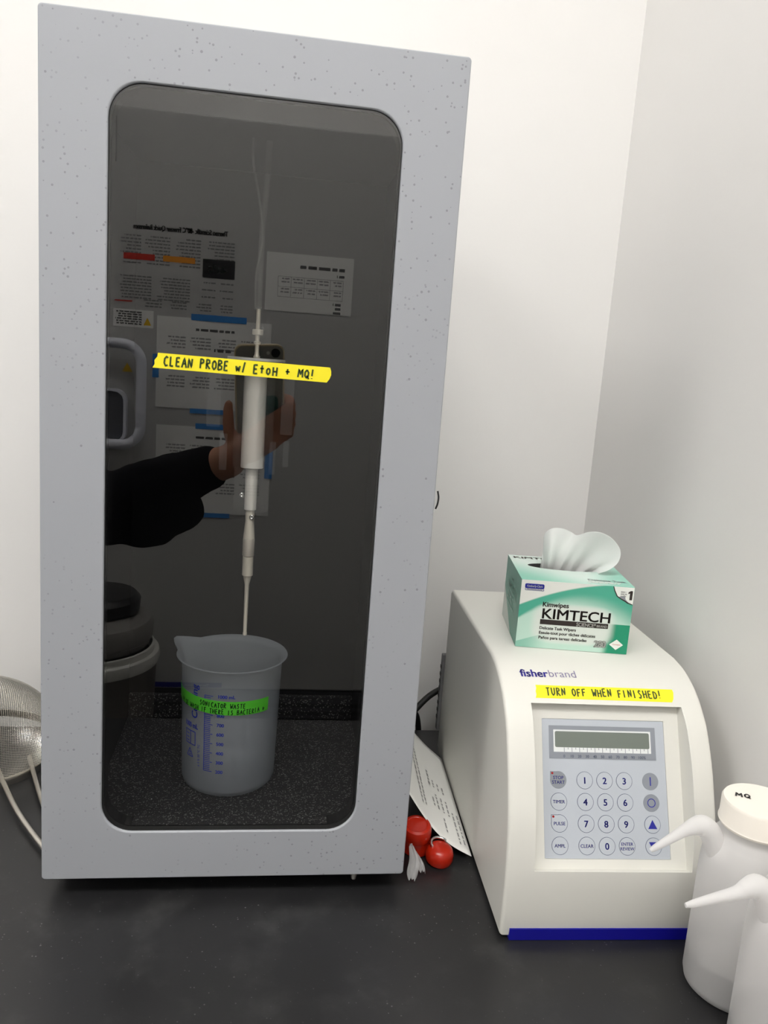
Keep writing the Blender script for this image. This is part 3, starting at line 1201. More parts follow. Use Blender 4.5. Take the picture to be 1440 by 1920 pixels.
    def button(u, s, legend, kind='ring', size=.0048, drop=False, led=False, bold=.02):
        r = .0075
        n = 32
        if drop:
            loop = []
            for i in range(n):
                a = 2 * math.pi * i / n
                x, y = math.cos(a), math.sin(a)
                if 90 < math.degrees(a) < 180:
                    k = 1 / max(abs(x), abs(y))
                    loop.append((u + r * x * k * .97, s + r * y * k * .97))
                else:
                    loop.append((u + r * x, s + r * y))
            cu, cs = u, s
            inner = [(cu + (x - cu) * .955, cs + (y - cs) * .955) for x, y in loop]
        else:
            loop = circle2(u, s, r, n)
            inner = circle2(u, s, r * .955, n)
        face = M_['keypad_mid_grey'] if kind == 'solid' else M_['keypad_grey']
        b = poly_slab('button', inner, Mk, .0003, face, t)
        ring_slab('outline', loop, inner, Mk, 0, .0003, M_['keypad_mid_grey'] if kind == 'solid' else M_['ink_outline'], b)
        Z = -.0004 + .0003 + .00008
        if legend == 'UP':
            poly_slab('arrow', [(u - .0042, s - .0037), (u + .0042, s - .0037), (u, s + .0040)], K(0, 0, Z - .00004), .00006, M_['ink_blue'], b)
        elif legend == 'DOWN':
            poly_slab('arrow', [(u - .0042, s + .0037), (u, s - .0040), (u + .0042, s + .0037)], K(0, 0, Z - .00004), .00006, M_['ink_blue'], b)
        elif legend == 'ON':
            poly_slab('power_mark', [(u - .0005, s - .0037), (u + .0005, s - .0037), (u + .0005, s + .0037), (u - .0005, s + .0037)], K(0, 0, Z - .00004), .00006, M_['ink_blue'], b)
        elif legend == 'OFF':
            ring_slab('power_mark', circle2(u, s, .0038), circle2(u, s, .0031), K(0, 0, Z - .00004), 0, .00006, M_['ink_blue'], b)
        else:
            lines = legend.split('/')
            for i, ln in enumerate(lines):
                sz = size
                off = -.36 * sz if len(lines) == 1 else (.0006 if i == 0 else -.0033)
                text('lettering', ln, sz, M_['ink_blue'], b, K(u, s + off, Z), bold=bold, align='CENTER')
        if led:
            poly_slab('indicator', circle2(u - .0055, s + .0057, .0010, 16), K(0, 0, Z), .0004, M_['led_red'], b)
    button(cols['A'], rows[0], 'STOP/START', 'solid', .0040, True, True)
    button(cols['A'], rows[1], 'TIMER', size=.0040)
    button(cols['A'], rows[2], 'PULSE', 'ring', .0040, True, True)
    button(cols['A'], rows[3], 'AMPL', size=.0040)
    for i, row in enumerate(('123', '456', '789')):
        for j, ch in enumerate(row):
            button(cols['123'[j]], rows[i], ch, size=.0078, bold=.03)
    button(cols['1'], rows[3], 'CLEAR', size=.0040)
    button(cols['2'], rows[3], '0', size=.0078, bold=.03)
    button(cols['3'], rows[3], 'ENTER/REVIEW', size=.0037)
    button(cols['4'], rows[0], 'ON', 'solid')
    button(cols['4'], rows[1], 'OFF', 'solid')
    button(cols['4'], rows[2], 'UP')
    button(cols['4'], rows[3], 'DOWN')
    # power cord
    q = thing('power_cord', 'black power cord behind the control unit', 'cord', (0.39, 0.372, 0.0))
    pth = smoothpath([(.075, -.02, .060), (.045, -.012, .052), (.018, -.02, .0415), (-.012, -.036, .018), (-.03, -.042, .0095), (-.038, -.060, .0052)], 6)
    tube('cord', pth, .0042, M_['black_rubber'], q, 10)
    pth = smoothpath([(-.012, -.026, .046), (-.008, -.034, .030), (.004, -.020, .0105), (.012, -.006, -.030), (.016, .000, -.090)], 6)
    tube('cord', pth, .0040, M_['black_rubber'], q, 10)


build_generator()


# ------------------------------------------------------------------ tissue carton
def build_carton():
    ang = math.atan2(-0.1494, 0.9888)
    t = thing('tissue_box', 'green and white carton of delicate task wipers on the control unit', 'tissue box', (0.428, 0.0726, 0.2163), ang)
    W, D, H = .1100, .1040, .0684
    # carton with an oval opening in its top
    n = 40
    cx, cy, rx, ry = .055, .062, .040, .0135
    v = [(0, 0, 0), (W, 0, 0), (W, D, 0), (0, D, 0), (0, 0, H), (W, 0, H), (W, D, H), (0, D, H)]
    f = [(3, 2, 1, 0), (0, 1, 5, 4), (1, 2, 6, 5), (2, 3, 7, 6), (3, 0, 4, 7)]
    mi = [3, 0, 1, 1, 1]
    oval = len(v)
    for i in range(n):
        a = 2 * math.pi * i / n
        v.append((cx + rx * math.cos(a), cy + ry * math.sin(a), H))
    # top ring: square samples matched with oval samples
    sq = len(v)
    for i in range(n):
        a = 2 * math.pi * i / n
        c, s = math.cos(a), math.sin(a)
        k = 1 / max(abs(c), abs(s))
        v.append((W / 2 + W / 2 * c * k, D / 2 + D / 2 * s * k, H))
    for i in range(n):
        j = (i + 1) % n
        f.append((sq + i, sq + j, oval + j, oval + i))
        mi.append(2)
    low = len(v)
    for i in range(n):
        a = 2 * math.pi * i / n
        v.append((cx + rx * math.cos(a), cy + ry * math.sin(a), H - .012))
    for i in range(n):
        j = (i + 1) % n
        f.append((oval + i, oval + j, low + j, low + i))
        mi.append(3)
    f.append(tuple(low + i for i in range(n)))
    mi.append(3)
    c = mesh('carton', v, f, None, t)
    for m in ('carton_front', 'carton_side', 'carton_top', 'carton_dark'):
        c.data.materials.append(M_[m])
    for p, k in zip(c.data.polygons, mi):
        p.material_index = k
    fixnormals(c)
    FR = lambda x, z, h=.00015: frame_matrix((x, -h, z), (1, 0, 0), (0, 0, 1))
    I, Wt = M_['carton_ink'], M_['carton_white']
    text('lettering', 'Kimwipes', .0068, I, t, FR(.0224, .0428), bold=.03, width=.0252)
    text('lettering', 'KIMTECH', .0146, I, t, FR(.0222, .0307), bold=.022, width=.0663)
    bar = poly_slab('lettering_bar', [(.0218, .0247), (.0886, .0247), (.0886, .0297), (.0218, .0297)], FR(0, 0, .0001), .0001, I, t)
    text('lettering', 'SCIENCE*', .0050, Wt, bar, FR(.0574, .0254, .0003), bold=.02, width=.0190)
    text('lettering', 'BRAND', .0034, Wt, bar, FR(.0774, .0256, .0003), bold=.02, width=.0100)
    for s, z, wd in (('Delicate Task Wipers', .0196, .0356), ('Essuie-tout pour tâches délicates', .0148, .0552), ('Paños para tareas delicadas', .0098, .0472)):
        text('lettering', s, .0042, I, t, FR(.0218, z), bold=.03, width=wd)
    text('count_number', '280', .0092, I, t, FR(.0772, .0054, .0001), bold=.085, width=.0108)
    text('count_number', '280', .0092, Wt, t, FR(.0772, .0054, .0003), bold=.040, width=.0108)
    poly_slab('diamond_mark', [(.0988, .0039), (.1056, .0093), (.0988, .0146), (.0918, .0091)], FR(0, 0, .0001), .0001, Wt, t)
    text('diamond_lettering', 'Kimwipes', .0020, M_['warn_red'], t, FR(.0952, .0088, .0003), width=.0074)
    # maker badge
    bd = poly_slab('maker_badge', rrect(.0036, .0600, .0224, .0648, .0014, 5), FR(0, 0, .0001), .0001, M_['carton_navy'], t)
    text('badge_lettering', 'Kimberly-Clark', .0030, Wt, bd, FR(.0056, .0615, .0003), bold=.02, width=.0150)
    ring_slab('badge_outline', rrect(.0038, .0580, .0224, .0600, .0009, 4), rrect(.0042, .0583, .0220, .0600, .0008, 4), FR(0, 0, .0001), 0, .0001, M_['carton_navy'], bd)
    text('badge_lettering', 'PROFESSIONAL', .0019, M_['carton_navy'], bd, FR(.0055, .0585, .0003), bold=.01, width=.0152)
    # page-curl corner
    cur = [(.0888, .0682), (.0905, .0640), (.0935, .0590), (.0975, .0568), (.1010, .0556), (.1040, .0535), (.1092, .0513), (.1098, .0513), (.1098, .0682)]
    cc = poly_slab('curl_corner', cur, FR(0, 0, .0001), .0001, Wt, t)
    line = [(.0888, .0682), (.0905, .0636), (.0935, .0583), (.0975, .0558), (.1010, .0542), (.1040, .0522), (.1092, .0507)]
    up = [(.0897, .0682), (.0913, .0640), (.0941, .0590), (.0979, .0566), (.1014, .0552), (.1044, .0532), (.1092, .0515)]
    poly_slab('curl_line', line + up[::-1], FR(0, 0, .00022), .0001, I, cc)
    poly_slab('curl_shade', [(.0950, .0578), (.1010, .0600), (.1022, .0560), (.1052, .0530), (.1010, .0546)], FR(0, 0, .00022), .00005, M_['keypad_mid_grey'], cc)
    poly_slab('corner_number', [(.1058, .0556), (.1084, .0556), (.1084, .0648), (.1064, .0648), (.1042, .0632), (.1042, .0616), (.1058, .0624)], FR(0, 0, .0003), .0001, I, cc)
    bars('corner_print', textlines(.0968, .0638, .1030, 3, .0022, .0010, random.Random(2), .2), FR(0, 0, .0003), M_['ink_light'], cc)
    # left side lettering
    SD = lambda y, z: frame_matrix((-.00015, y, z), (0, -1, 0), (0, 0, 1))
    text('side_lettering', 'Kimwipes', .0050, M_['carton_pale_text'], t, SD(.062, .052), bold=.01, width=.020)
    text('side_lettering', 'KIMTECH', .0110, M_['carton_pale_text'], t, SD(.078, .041), bold=.01, width=.054)
    bars('side_print', textlines(-.078, .037, -.034, 3, .0055, .0026, random.Random(4), .3), SD(0, 0), M_['carton_pale_text'], t)
    # lettering on the top
    TP = lambda x, y, h=.00012: frame_matrix((x, y, H + h), (1, 0, 0), (0, 1, 0))
    text('top_lettering', 'KIMTECH', .0115, M_['carton_white'], t, TP(.004, .090), bold=.045, width=.052)
    text('top_lettering', 'KIMTECH', .0115, M_['carton_ink'], t, TP(.0042, .0902, .0002), bold=-.018, width=.051)
    text('top_lettering', 'Delicate Task', .0085, M_['carton_white'], t, TP(.068, .0150), bold=.03, width=.037)
    text('top_lettering', 'Delicate Task', .0085, M_['keypad_mid_grey'], t, TP(.0682, .0151, .0002), bold=-.015, width=.0366)
    bars('top_print', textlines(.066, .0125, .104, 2, .004, .0022, random.Random(5), .2), TP(0, 0), M_['carton_white'], t)
    # the pulled-up wiper
    g = thing('tissue', 'white wiper sheet pulled halfway out of the carton', 'tissue', (0.428, 0.0726, 0.2163), ang)
    T = smoothpath([(.0290, .0620, .020), (.0285, .0600, .034), (.0350, .0570, .0415), (.0460, .0560, .0425), (.0555, .0590, .0390), (.0610, .0540, .0370), (.0700, .0470, .0425), (.0810, .0420, .0440), (.0930, .0390, .0390), (.1020, .0370, .0280), (.1010, .0360, .0160), (.0930, .0370, .0070), (.0850, .0420, .0020)], 6)
    NU, NV = len(T) - 1, 22
    v, f = [], []
    for i in range(NU + 1):
        k = i / NU
        Bx, By = .0280 + .0540 * k, .0640 + .0028 * math.sin(k * 31)
        for j in range(NV + 1):
            h = j / NV
            x = Bx + (T[i].x - Bx) * h ** 1.1
            y = By + (T[i].y - By) * h ** 1.5 - .0065 * math.sin(math.pi * h) * (.5 + .5 * math.sin(k * 6.0 + .4)) + .0016 * math.sin(k * 23 + 1.0) * (1 - h) * h * 3
            z = H - .008 + (T[i].z + .008) * h
            v.append((x, y, z))
    for i in range(NU):
        for j in range(NV):
            a = i * (NV + 1) + j
            f.append((a, a + NV + 1, a + NV + 2, a + 1))
    o = mesh('wiper_sheet', v, f, M_['tissue'], g, True)
    o.modifiers.new('s', 'SUBSURF').levels = 1
    md = o.modifiers.new('so', 'SOLIDIFY')
    md.thickness = .0002


build_carton()


# ------------------------------------------------------------------ wash bottles
def build_bottle(loc, rotz, zscale, label, marks, level, drop=0.0, reach=1.0):
    t = thing('wash_bottle', label, 'bottle', loc, rotz, 'wash bottles beside the control unit')
    Z = zscale
    r = .0382
    prof_o = [(0, .0016), (.024, .0016), (.030, .0), (.0345, .0006), (.0372, .003), (.0383, .008), (.0383, .104), (.0376, .114), (.0352, .1235), (.0310, .1315), (.0268, .1365), (.0252, .1395), (.0252, .1500)]
    prof_i = [(.0240, .1500), (.0240, .1395), (.0257, .1354), (.0300, .1303), (.0340, .1226), (.0364, .1135), (.0371, .104), (.0371, .009), (.0358, .0042), (.031, .0022), (0, .0032)]
    body = lathe('bottle_body', [(a, b * Z) for a, b in prof_o], M_['polyethylene'], t, 64, (0, 0), True, False, 60)
    # side spout: a stub that rises from the shoulder, bends over and tapers to a tip (points to -x)
    pth = smoothpath([(-.0275, 0, .116 * Z), (-.0325, 0, .127 * Z), (-.0385, 0, .1380 * Z), (-.0455, 0, .1425 * Z), (-.0520, 0, .1412 * Z), (-.0590, 0, (.1380 + drop * .1) * Z), (-.0590 - .010 * reach, 0, (.1325 + drop * .5) * Z), (-.0590 - .019 * reach, 0, (.1275 + drop * .85) * Z), (-.0590 - .0225 * reach, 0, (.1256 + drop) * Z)], 6)
    n = len(pth)
    rad = []
    for i in range(n):
        k = i / (n - 1)
        if k < .36:
            rr = .0086 - .0006 * k
        elif k < .66:
            rr = .0084 - (k - .36) / .30 * .0042
        else:
            rr = .0042 - (k - .66) / .34 * .0026
        rad.append(rr)
    tube('spout', pth, rad, M_['polyethylene'], t, 20)
    # screw cap
    zc = .1465 * Z
    cap = lathe('screw_cap', [(.0256, zc - .0015), (.0293, zc - .0015), (.0297, zc), (.0290, zc + .0012), (.0290, zc + .0165), (.0278, zc + .0185), (0, zc + .0190), (0, zc + .0170), (.0256, zc + .0165)], M_['cap_white'], t, 64, closed=True)
    bars_ = []
    for i in range(64):
        pass
    Mc = Matrix.Rotation(-rotz, 4, 'Z')

    def wc(x0, y0, ang):
        c, s = math.cos(R(ang)), math.sin(R(ang))
        def g(x, y):
            p = Vector((x0 + x * c - y * s, y0 + x * s + y * c, zc + .0192))
            return Mc @ p
        return g
    for body_, x0, y0, ang, hh, ww in marks:
        hand_text('marker_writing', body_, hh, ww, .0014, M_['ink_black'], cap, wc(x0, y0, ang), .05, .05, 31)
    # water inside
    ins = [(0, .0036), (.031, .0027), (.0355, .0046), (.0368, .0092), (.0368, level / Z), (0, level / Z)]
    lathe('water', [(a, b * Z) for a, b in ins], M_['bottle_water'], t, 48)
    # small embossed numerals on the shoulder
    def emb(a0, z0):
        def g(x, y):
            z = (z0 + y) * Z
            rr = .0386 if z0 < .11 else .0345
            a = R(a0) - rotz + x / rr
            return Vector((rr * math.cos(a), rr * math.sin(a), z))
        return g
    text('embossed_number', '50', .0060, M_['polyethylene'], body, None, bold=.01, warp=emb(-112, .0985), extrude=.0)


build_bottle((.575, -.127, 0), R(-4), 1.0, 'wash bottle nearer the control unit, white cap marked MQ', [('MQ', -.0175, .0075, -25, .0065, .0125), ('R', .010, -.004, -25, .006, .005)], .0320, -.006, 1.1)
build_bottle((.567, -.2065, 0), R(3), 1.05, 'nearest wash bottle, cut off by the lower right corner', [], .0340, .006, 1.65)


# ------------------------------------------------------------------ paper, red caps, film between the units
def build_between():
    # printed sheet leaning between enclosure and generator
    p = thing('paper_sheet', 'printed instruction sheet curled between the enclosure and control unit', 'paper', (0.36, 0.14, 0.0))
    NU, NV = 16, 20
    v, f = [], []

    def S(u, k):
        """u 0 at the generator foot, 1 at the enclosure side; k 0 front, 1 back"""
        front = Vector((.3968, .0440, .0060)).lerp(Vector((.3310, .0690, .0640)), u)
        back = Vector((.4040, .2330, .0120)).lerp(Vector((.3290, .2300, .1000)), u)
        q = front.lerp(back, k)
        q.z -= .012 * math.sin(u * math.pi) * (1 - .3 * k)
        q.z = max(q.z, .0012)
        return q - Vector((.36, .14, 0))
    for i in range(NU + 1):
        for j in range(NV + 1):
            v.append(S(i / NU, j / NV))
    for i in range(NU):
        for j in range(NV):
            a = i * (NV + 1) + j
            f.append((a, a + 1, a + NV + 2, a + NV + 1))
    o = mesh('page', v, f, M_['paper'], p, True)
    o.modifiers.new('s', 'SOLIDIFY').thickness = .0002
    fixnormals(o)
    # print runs along the sheet from back to front
    rnd = random.Random(9)
    vv, ff = [], []

    def mark(u0, k0, u1, k1):
        b = len(vv)
        n = max(2, int(abs(k1 - k0) * 40))
        for i in range(n + 1):
            k = k0 + (k1 - k0) * i / n
            for u in (u0, u1):
                q = S(u, k)
                nn = Vector((.55, -.05, .83))
                vv.append(q + nn * .0006)
        for i in range(n):
            ff.append((b + 2 * i, b + 2 * i + 1, b + 2 * i + 3, b + 2 * i + 2))
    def line(u, ka, kb, h=.022):
        k = ka
        while k > kb:
            wd = rnd.uniform(.015, .05)
            mark(u, k, u + h, max(k - wd, kb))
            k -= wd + .012
    line(.86, .66, .20, .045)
    line(.66, .80, .16)
    line(.60, .82, .18)
    line(.42, .62, .48, .03)
    line(.42, .36, .28)
    for u in (.35, .27, .19):
        line(u, .56, .49)
        line(u, .42, .28)
    line(.30, .22, .10)
    line(.12, .34, .06)
    line(.05, .34, .06)
    mesh('print', vv, ff, M_['ink_light'], p)

    # red capped pieces
    def cap(loc, tilt, rot, label, dome):
        t = thing('red_cap', label, 'cap', loc, 0, 'red plastic caps')
        if dome:
            prof = [(0, 0), (.012, 0), (.0150, .0015), (.0158, .005), (.0155, .010), (.0138, .0148), (.0100, .0178), (.005, .0190), (0, .0193)]
        else:
            prof = [(0, 0), (.0135, 0), (.0162, .0015), (.0168, .006), (.0165, .0135), (.0148, .0170), (.0118, .0182), (.0112, .0174), (.0105, .0172), (0, .0172)]
        v, f = lathe_data([(a * .88, b * .88) for a, b in prof], 40)
        M = Matrix.Rotation(rot, 4, 'Z') @ Matrix.Rotation(tilt, 4, 'X')
        zmin = min((M @ Vector(q)).z for q in v)
        T = Matrix.Translation((0, 0, -zmin)) @ M
        o = fixnormals(mesh('shell', [T @ Vector(q) for q in v], f, M_['red_plastic'], t, True))
        autosmooth(o, 40)
        return t, T
    a, T = cap((.3635, .0450, .0002), R(12), R(20), 'glossy red domed cap with steel ring lying by the paper', True)
    ringp = [T @ Vector((.0085 * math.cos(q), .004 + .0085 * math.sin(q), .0165)) for q in [R(k) for k in range(10, 200, 15)]]
    tube('steel_ring', ringp, .0014, M_['chrome'], a, 8)
    b, T = cap((.3440, .0650, .0002), R(4), R(0), 'lower dark red cap tucked under the sheet beside enclosure', False)
    c, T = cap((.3425, .0600, .0157), R(14), R(-10), 'upper flat-topped red cap tucked under the printed sheet', False)

    # crumpled film
    g = thing('plastic_film', 'crumpled clear plastic film by the enclosure foot', 'film', (.334, .022, 0))
    for q, (pts, wd) in enumerate((([(-.003, -.008, .0030), (-.001, .000, .0060), (.0015, .008, .0140), (-.001, .016, .0240)], .0055),
                                   ([(.010, .004, .0025), (.0085, .010, .0060), (.005, .016, .0120), (.000, .020, .0180)], .0045))):
        P = smoothpath(pts, 7)
        v, f = [], []
        n = len(P)
        for i, c_ in enumerate(P):
            k = i / (n - 1)
            wdt = wd * (.35 + .65 * math.sin(math.pi * min(1, k * .9 + .10)))
            for j in range(9):
                s = (j - 4) / 4
                v.append((c_.x + s * wdt, c_.y - abs(s) * .0025, c_.z + .0012 * math.cos(j * 1.9 + k * 2) - abs(s) * .0008 + .001))
        for i in range(n - 1):
            for j in range(8):
                a_ = i * 9 + j
                f.append((a_, a_ + 1, a_ + 10, a_ + 9))
        o = mesh('film_fold', v, f, M_['cling_film'], g, True)
        o.modifiers.new('s', 'SOLIDIFY').thickness = .0003


build_between()


# ------------------------------------------------------------------ wire strainer
def build_strainer():
    cx, cy = -.150, .268
    t = thing('wire_strainer', 'steel mesh strainer upside down on the worktop left of enclosure', 'strainer', (cx, cy, 0.0))
    Rr = .098
    n = 132
    v, f, idx = [], [], {}
    for i in range(n + 1):
        for j in range(n + 1):
            gx, gy = -1 + 2 * i / n, -1 + 2 * j / n
            r = math.hypot(gx, gy)
            if r <= 1.0:
                a = (1 - r) * R(89)
                rr = Rr * math.cos(a) ** .85
                k = rr / r if r > 1e-6 else 0
                c, s_ = math.cos(.5), math.sin(.5)
                idx[i, j] = len(v)
                v.append(((gx * c - gy * s_) * k, (gx * s_ + gy * c) * k, .006 + .078 * math.sin(a)))
    for i in range(n):
        for j in range(n):
            q = [(i, j), (i + 1, j), (i + 1, j + 1), (i, j + 1)]
            if all(k in idx for k in q):
                f.append([idx[k] for k in q])
    me = bpy.data.meshes.new('mesh_bowl')
    me.from_pydata(v, [], f)
    o = add('mesh_bowl', me, M_['wire_steel'], t)
    md = o.modifiers.new('w', 'WIREFRAME')
    md.thickness = .0006
    md.use_boundary = True
    md.use_even_offset = False
    o['kind'] = 'stuff'
    lathe('rim', [(Rr - .001, .0), (Rr + .0025, .0), (Rr + .003, .004), (Rr + .0015, .0085), (Rr - .001, .009), (Rr - .0015, .004)], M_['wire_steel'], t, 80, closed=True)
    # handle: two wires meeting at a loop
    d = Vector((.52, -.855, 0)).normalized()
    s = Vector((d.y, -d.x, 0))
    base = Vector((-.1006 - cx, .2122 - cy, .008))
    a0 = Vector((-.102 - cx, .2095 - cy, .0095))
    b0 = Vector((-.0735 - cx, .2300 - cy, .0095))
    e = Vector((-.0055 - cx, .052 - cy, .0055))
    tube('handle_wire', smoothpath([a0 + Vector((-.002, .006, .001)), a0, a0.lerp(e, .5) + Vector((-.003, -.004, 0)), e], 5), .0026, M_['wire_steel'], t, 10)
    e2 = Vector((-.0045 - cx, .075 - cy, .0055))
    tube('handle_wire', smoothpath([b0 + Vector((-.002, .006, .001)), b0, b0.lerp(e2, .5) + Vector((-.002, 0, 0)), e2], 5), .0026, M_['wire_steel'], t, 10)


build_strainer()


# ------------------------------------------------------------------ freezer across the aisle (seen in the window)
def build_freezer():
    y = FRZ_Y
    t = thing('freezer', 'tall white upright laboratory freezer across the aisle, mirrored in window', 'freezer', (0.08, y, FLOOR_Z))
    ox, oz = 0.08, FLOOR_Z
    P = lambda x, z, h=0.0: Vector((x - ox, h, z - oz))
    x0, x1 = -.50, .590
    box('body', tuple(P(x0, FLOOR_Z + .06, -.80)), tuple(P(x1, 1.115, -.075)), M_['freezer_white'], t, .006)
    d = box('door', tuple(P(x0, -.575, -.073)), tuple(P(x1, 1.12, 0)), M_['freezer_white'], t, .008)
    gpanel = box('grille', tuple(P(x0 + .01, FLOOR_Z + .08, -.074)), tuple(P(x1 - .01, -.585, -.020)), M_['freezer_grey'], t, .004)
    for i in range(7):
        z = FLOOR_Z + .105 + i * .028
        box('slat', tuple(P(x0 + .06, z, -.020)), tuple(P(x1 - .06, z + .012, -.012)), M_['black_plastic'], gpanel)
    for x in (x0 + .08, x1 - .08):
        for yy in (-.14, -.72):
            box('caster', tuple(P(x - .025, FLOOR_Z, yy - .025)), tuple(P(x + .025, FLOOR_Z + .061, yy + .025)), M_['black_rubber'], t, .01)
    # handle loop and its latch plate
    lp = rrect(-.405, .192, -.197, .480, .055, 8)
    h = tube('handle', [P(a, b, .040) for a, b in lp], .0145, M_['handle_grey'], t, 14, True)
    for z in (.25, .42):
        tube('handle_post', [P(-.402, z, -.001), P(-.402, z, .040)], .011, M_['handle_grey'], h, 12)
    poly_slab('latch_plate', rrect(-.385, .198, -.247, .345, .030, 6), frame_matrix(P(0, 0, .022), (1, 0, 0), (0, 0, 1)), .021, M_['freezer_grey'], t)
    ring_slab('latch_frame', rrect(-.390, .193, -.240, .350, .033, 6), rrect(-.383, .200, -.248, .343, .028, 6), frame_matrix(P(0, 0, .028), (1, 0, 0), (0, 0, 1)), .0, .027, M_['handle_grey'], t)
    # prints on the door: reading direction is -x because the door faces the worktop
    Q = lambda x, z, h=.0008: frame_matrix(P(x, z, h), (-1, 0, 0), (0, 0, 1))
    GI, LI = M_['ink_grey'], M_['ink_light']
    text('decal_lettering', 'Thermo Scientific -80°C Freezer Quick Reference', .020, GI, t, Q(.030, .800), bold=.04, width=.262)
    rnd = random.Random(3)
    M0 = frame_matrix(P(0, 0, .0006), (-1, 0, 0), (0, 0, 1))
    rects = []
    for xa, xb in ((-.05, .03), (.045, .115), (.13, .20), (.21, .272)):
        rects += textlines(xa, .783, xb, 9, .0092, .0038, rnd, .4)
    rects += textlines(-.05, .690, -.01, 4, .02, .004, rnd, .3) + textlines(.0, .690, .04, 4, .02, .004, rnd, .3)
    for xa, xb in ((.072, .165), (.18, .27)):
        rects += textlines(xa, .672, xb, 8, .0085, .0038, rnd, .25)
    for xa, xb in ((-.05, -.005), (.01, .055), (.08, .13), (.15, .21)):
        rects += textlines(xa, .608, xb, 3, .0085, .0036, rnd, .3)
    bars('decal_print', [(a, b - oz, c, e - oz) for a, b, c, e in [(r[0] + ox, r[1], r[2] + ox, r[3]) for r in rects]], frame_matrix((0, .0006, 0), (-1, 0, 0), (0, 0, 1)), M_['ink_mid'], t)

    def block(name, xa, za, xb, zb, m, h=.0006):
        return poly_slab(name, [(-xb, za), (-xa, za), (-xa, zb), (-xb, zb)], frame_matrix(P(0, 0, h), (-1, 0, 0), (0, 0, 1)), .0004, m, t)
    block('decal_red', -.258, .716, -.172, .733, M_['warn_red'])
    block('decal_orange', -.149, .717, -.060, .733, M_['warn_orange'])
    k = block('decal_black', -.038, .682, .053, .734, M_['black_plastic'])
    text('decal_lettering', '-80°C', .026, M_['carton_white'], k, Q(.030, .698, .0014), bold=.04, width=.050)
    block('decal_red_line', -.281, .598, -.232, .602, M_['warn_red'])
    w_ = block('warning_label', -.284, .528, -.172, .577, M_['paper'])
    bars('warning_print', [(a, b, c, e) for a, b, c, e in textlines(.205 + ox, .572 - oz, .280 + ox, 6, .0066, .0042, rnd, .2)], frame_matrix((0, .0014, 0), (-1, 0, 0), (0, 0, 1)), GI, w_)
    poly_slab('warning_triangle', [(.178, .535), (.200, .535), (.189, .557)], frame_matrix(P(0, 0, .0012), (-1, 0, 0), (0, 0, 1)), .0004, M_['warn_yellow'], w_)
    poly_slab('warning_triangle', [(.228, .400), (.258, .400), (.243, .427)], frame_matrix(P(0, 0, .0006), (-1, 0, 0), (0, 0, 1)), .0004, M_['warn_yellow'], t)
    s_ = block('maker_strip', -.16, -.568, .060, -.552, M_['royal_blue'])
    text('maker_lettering', 'Thermo Scientific', .011, M_['carton_white'], s_, Q(.02, -.5645, .0014), bold=.01)

    # sheets taped to the door
    def page(label, xa, za, xb, zb, tapes, kind, seed):
        g = thing('paper_sheet', label, 'paper', ((xa + xb) / 2, y + .0012, (za + zb) / 2), 0, 'sheets taped to the freezer door')
        cx, cz = (xa + xb) / 2, (za + zb) / 2
        w2, h2 = (xb - xa) / 2, (zb - za) / 2
        FM = frame_matrix((0, 0, 0), (-1, 0, 0), (0, 0, 1))
        poly_slab('page', [(-w2, -h2), (w2, -h2), (w2, h2), (-w2, h2)], FM, .0004, M_['paper'] if kind != 'plain' else M_['paper_grey'], g)
        rnd = random.Random(seed)
        FP = frame_matrix((0, .0006, 0), (-1, 0, 0), (0, 0, 1))
        if kind == 'table':
            bars('title_print', textlines(-w2 * .8, h2 * .62, w2 * .25, 1, .01, .009, rnd, .05) + textlines(-w2 * .8, h2 * .38, -w2 * .62, 1, .01, .007, rnd, .05), FP, GI, g)
            rr = []
            xs = [-w2 * .78 + i * w2 * .3 for i in range(6)]
            zs = [h2 * .2, -h2 * .15, -h2 * .5]
            for z in zs:
                rr.append((xs[0], z - .0006, xs[-1], z + .0006))
            for x in xs:
                rr.append((x - .0006, zs[-1], x + .0006, zs[0]))
            for i in range(5):
                for q in range(2):
                    rr += textlines(xs[i] + .005, zs[q] - .004, xs[i + 1] - .004, 2, .009, .004, rnd, .3)
            bars('table_print', rr, FP, LI, g)
            bars('note_print', textlines(-w2 * .75, -h2 * .6, -w2 * .55, 3, .012, .007, rnd, .3), FP, GI, g)
        else:
            bars('title_print', textlines(-w2 * .35, h2 * .78, w2 * .35, 1, .01, .007, rnd, .05), FP, GI, g)
            rr = []
            for cxx in (-.82, -.38, .06, .5):
                for cz_ in (.58, .12, -.28):
                    rr += textlines(cxx * w2, cz_ * h2, (cxx + .36) * w2, 4, .0095, .0042, rnd, .35)
            bars('body_print', rr, FP, LI, g)
            bars('heading_print', textlines(.25 * w2, -.08 * h2, .75 * w2, 1, .01, .0085, rnd, .1) + textlines(-.3 * w2, .36 * h2, .0 * w2, 1, .01, .009, rnd, .1), FP, GI, g)
        for (ta, tb, tc, td) in tapes:
            poly_slab('tape', [(-(tc - cx), tb - cz), (-(ta - cx), tb - cz), (-(ta - cx), td - cz), (-(tc - cx), td - cz)], frame_matrix((0, .0012, 0), (-1, 0, 0), (0, 0, 1)), .0003, M_['tape_blue'], g)
    page('landscape table sheet mounted at the right of the freezer door', .142, .606, .395, .770, [], 'table', 41)
    page('printed sheet with blue tape, upper of two on freezer door', -.162, .305, .165, .566, [(-.066, .560, .092, .578), (-.063, .292, .058, .306), (-.172, .389, -.154, .457)], 'text', 42)
    page('printed sheet with blue tape, lower of two on freezer door', -.158, -.008, .180, .253, [(-.045, .247, .050, .263), (-.166, .104, -.148, .152), (-.040, -.020, .064, -.006), (.163, .108, .186, .205)], 'text', 43)


build_freezer()


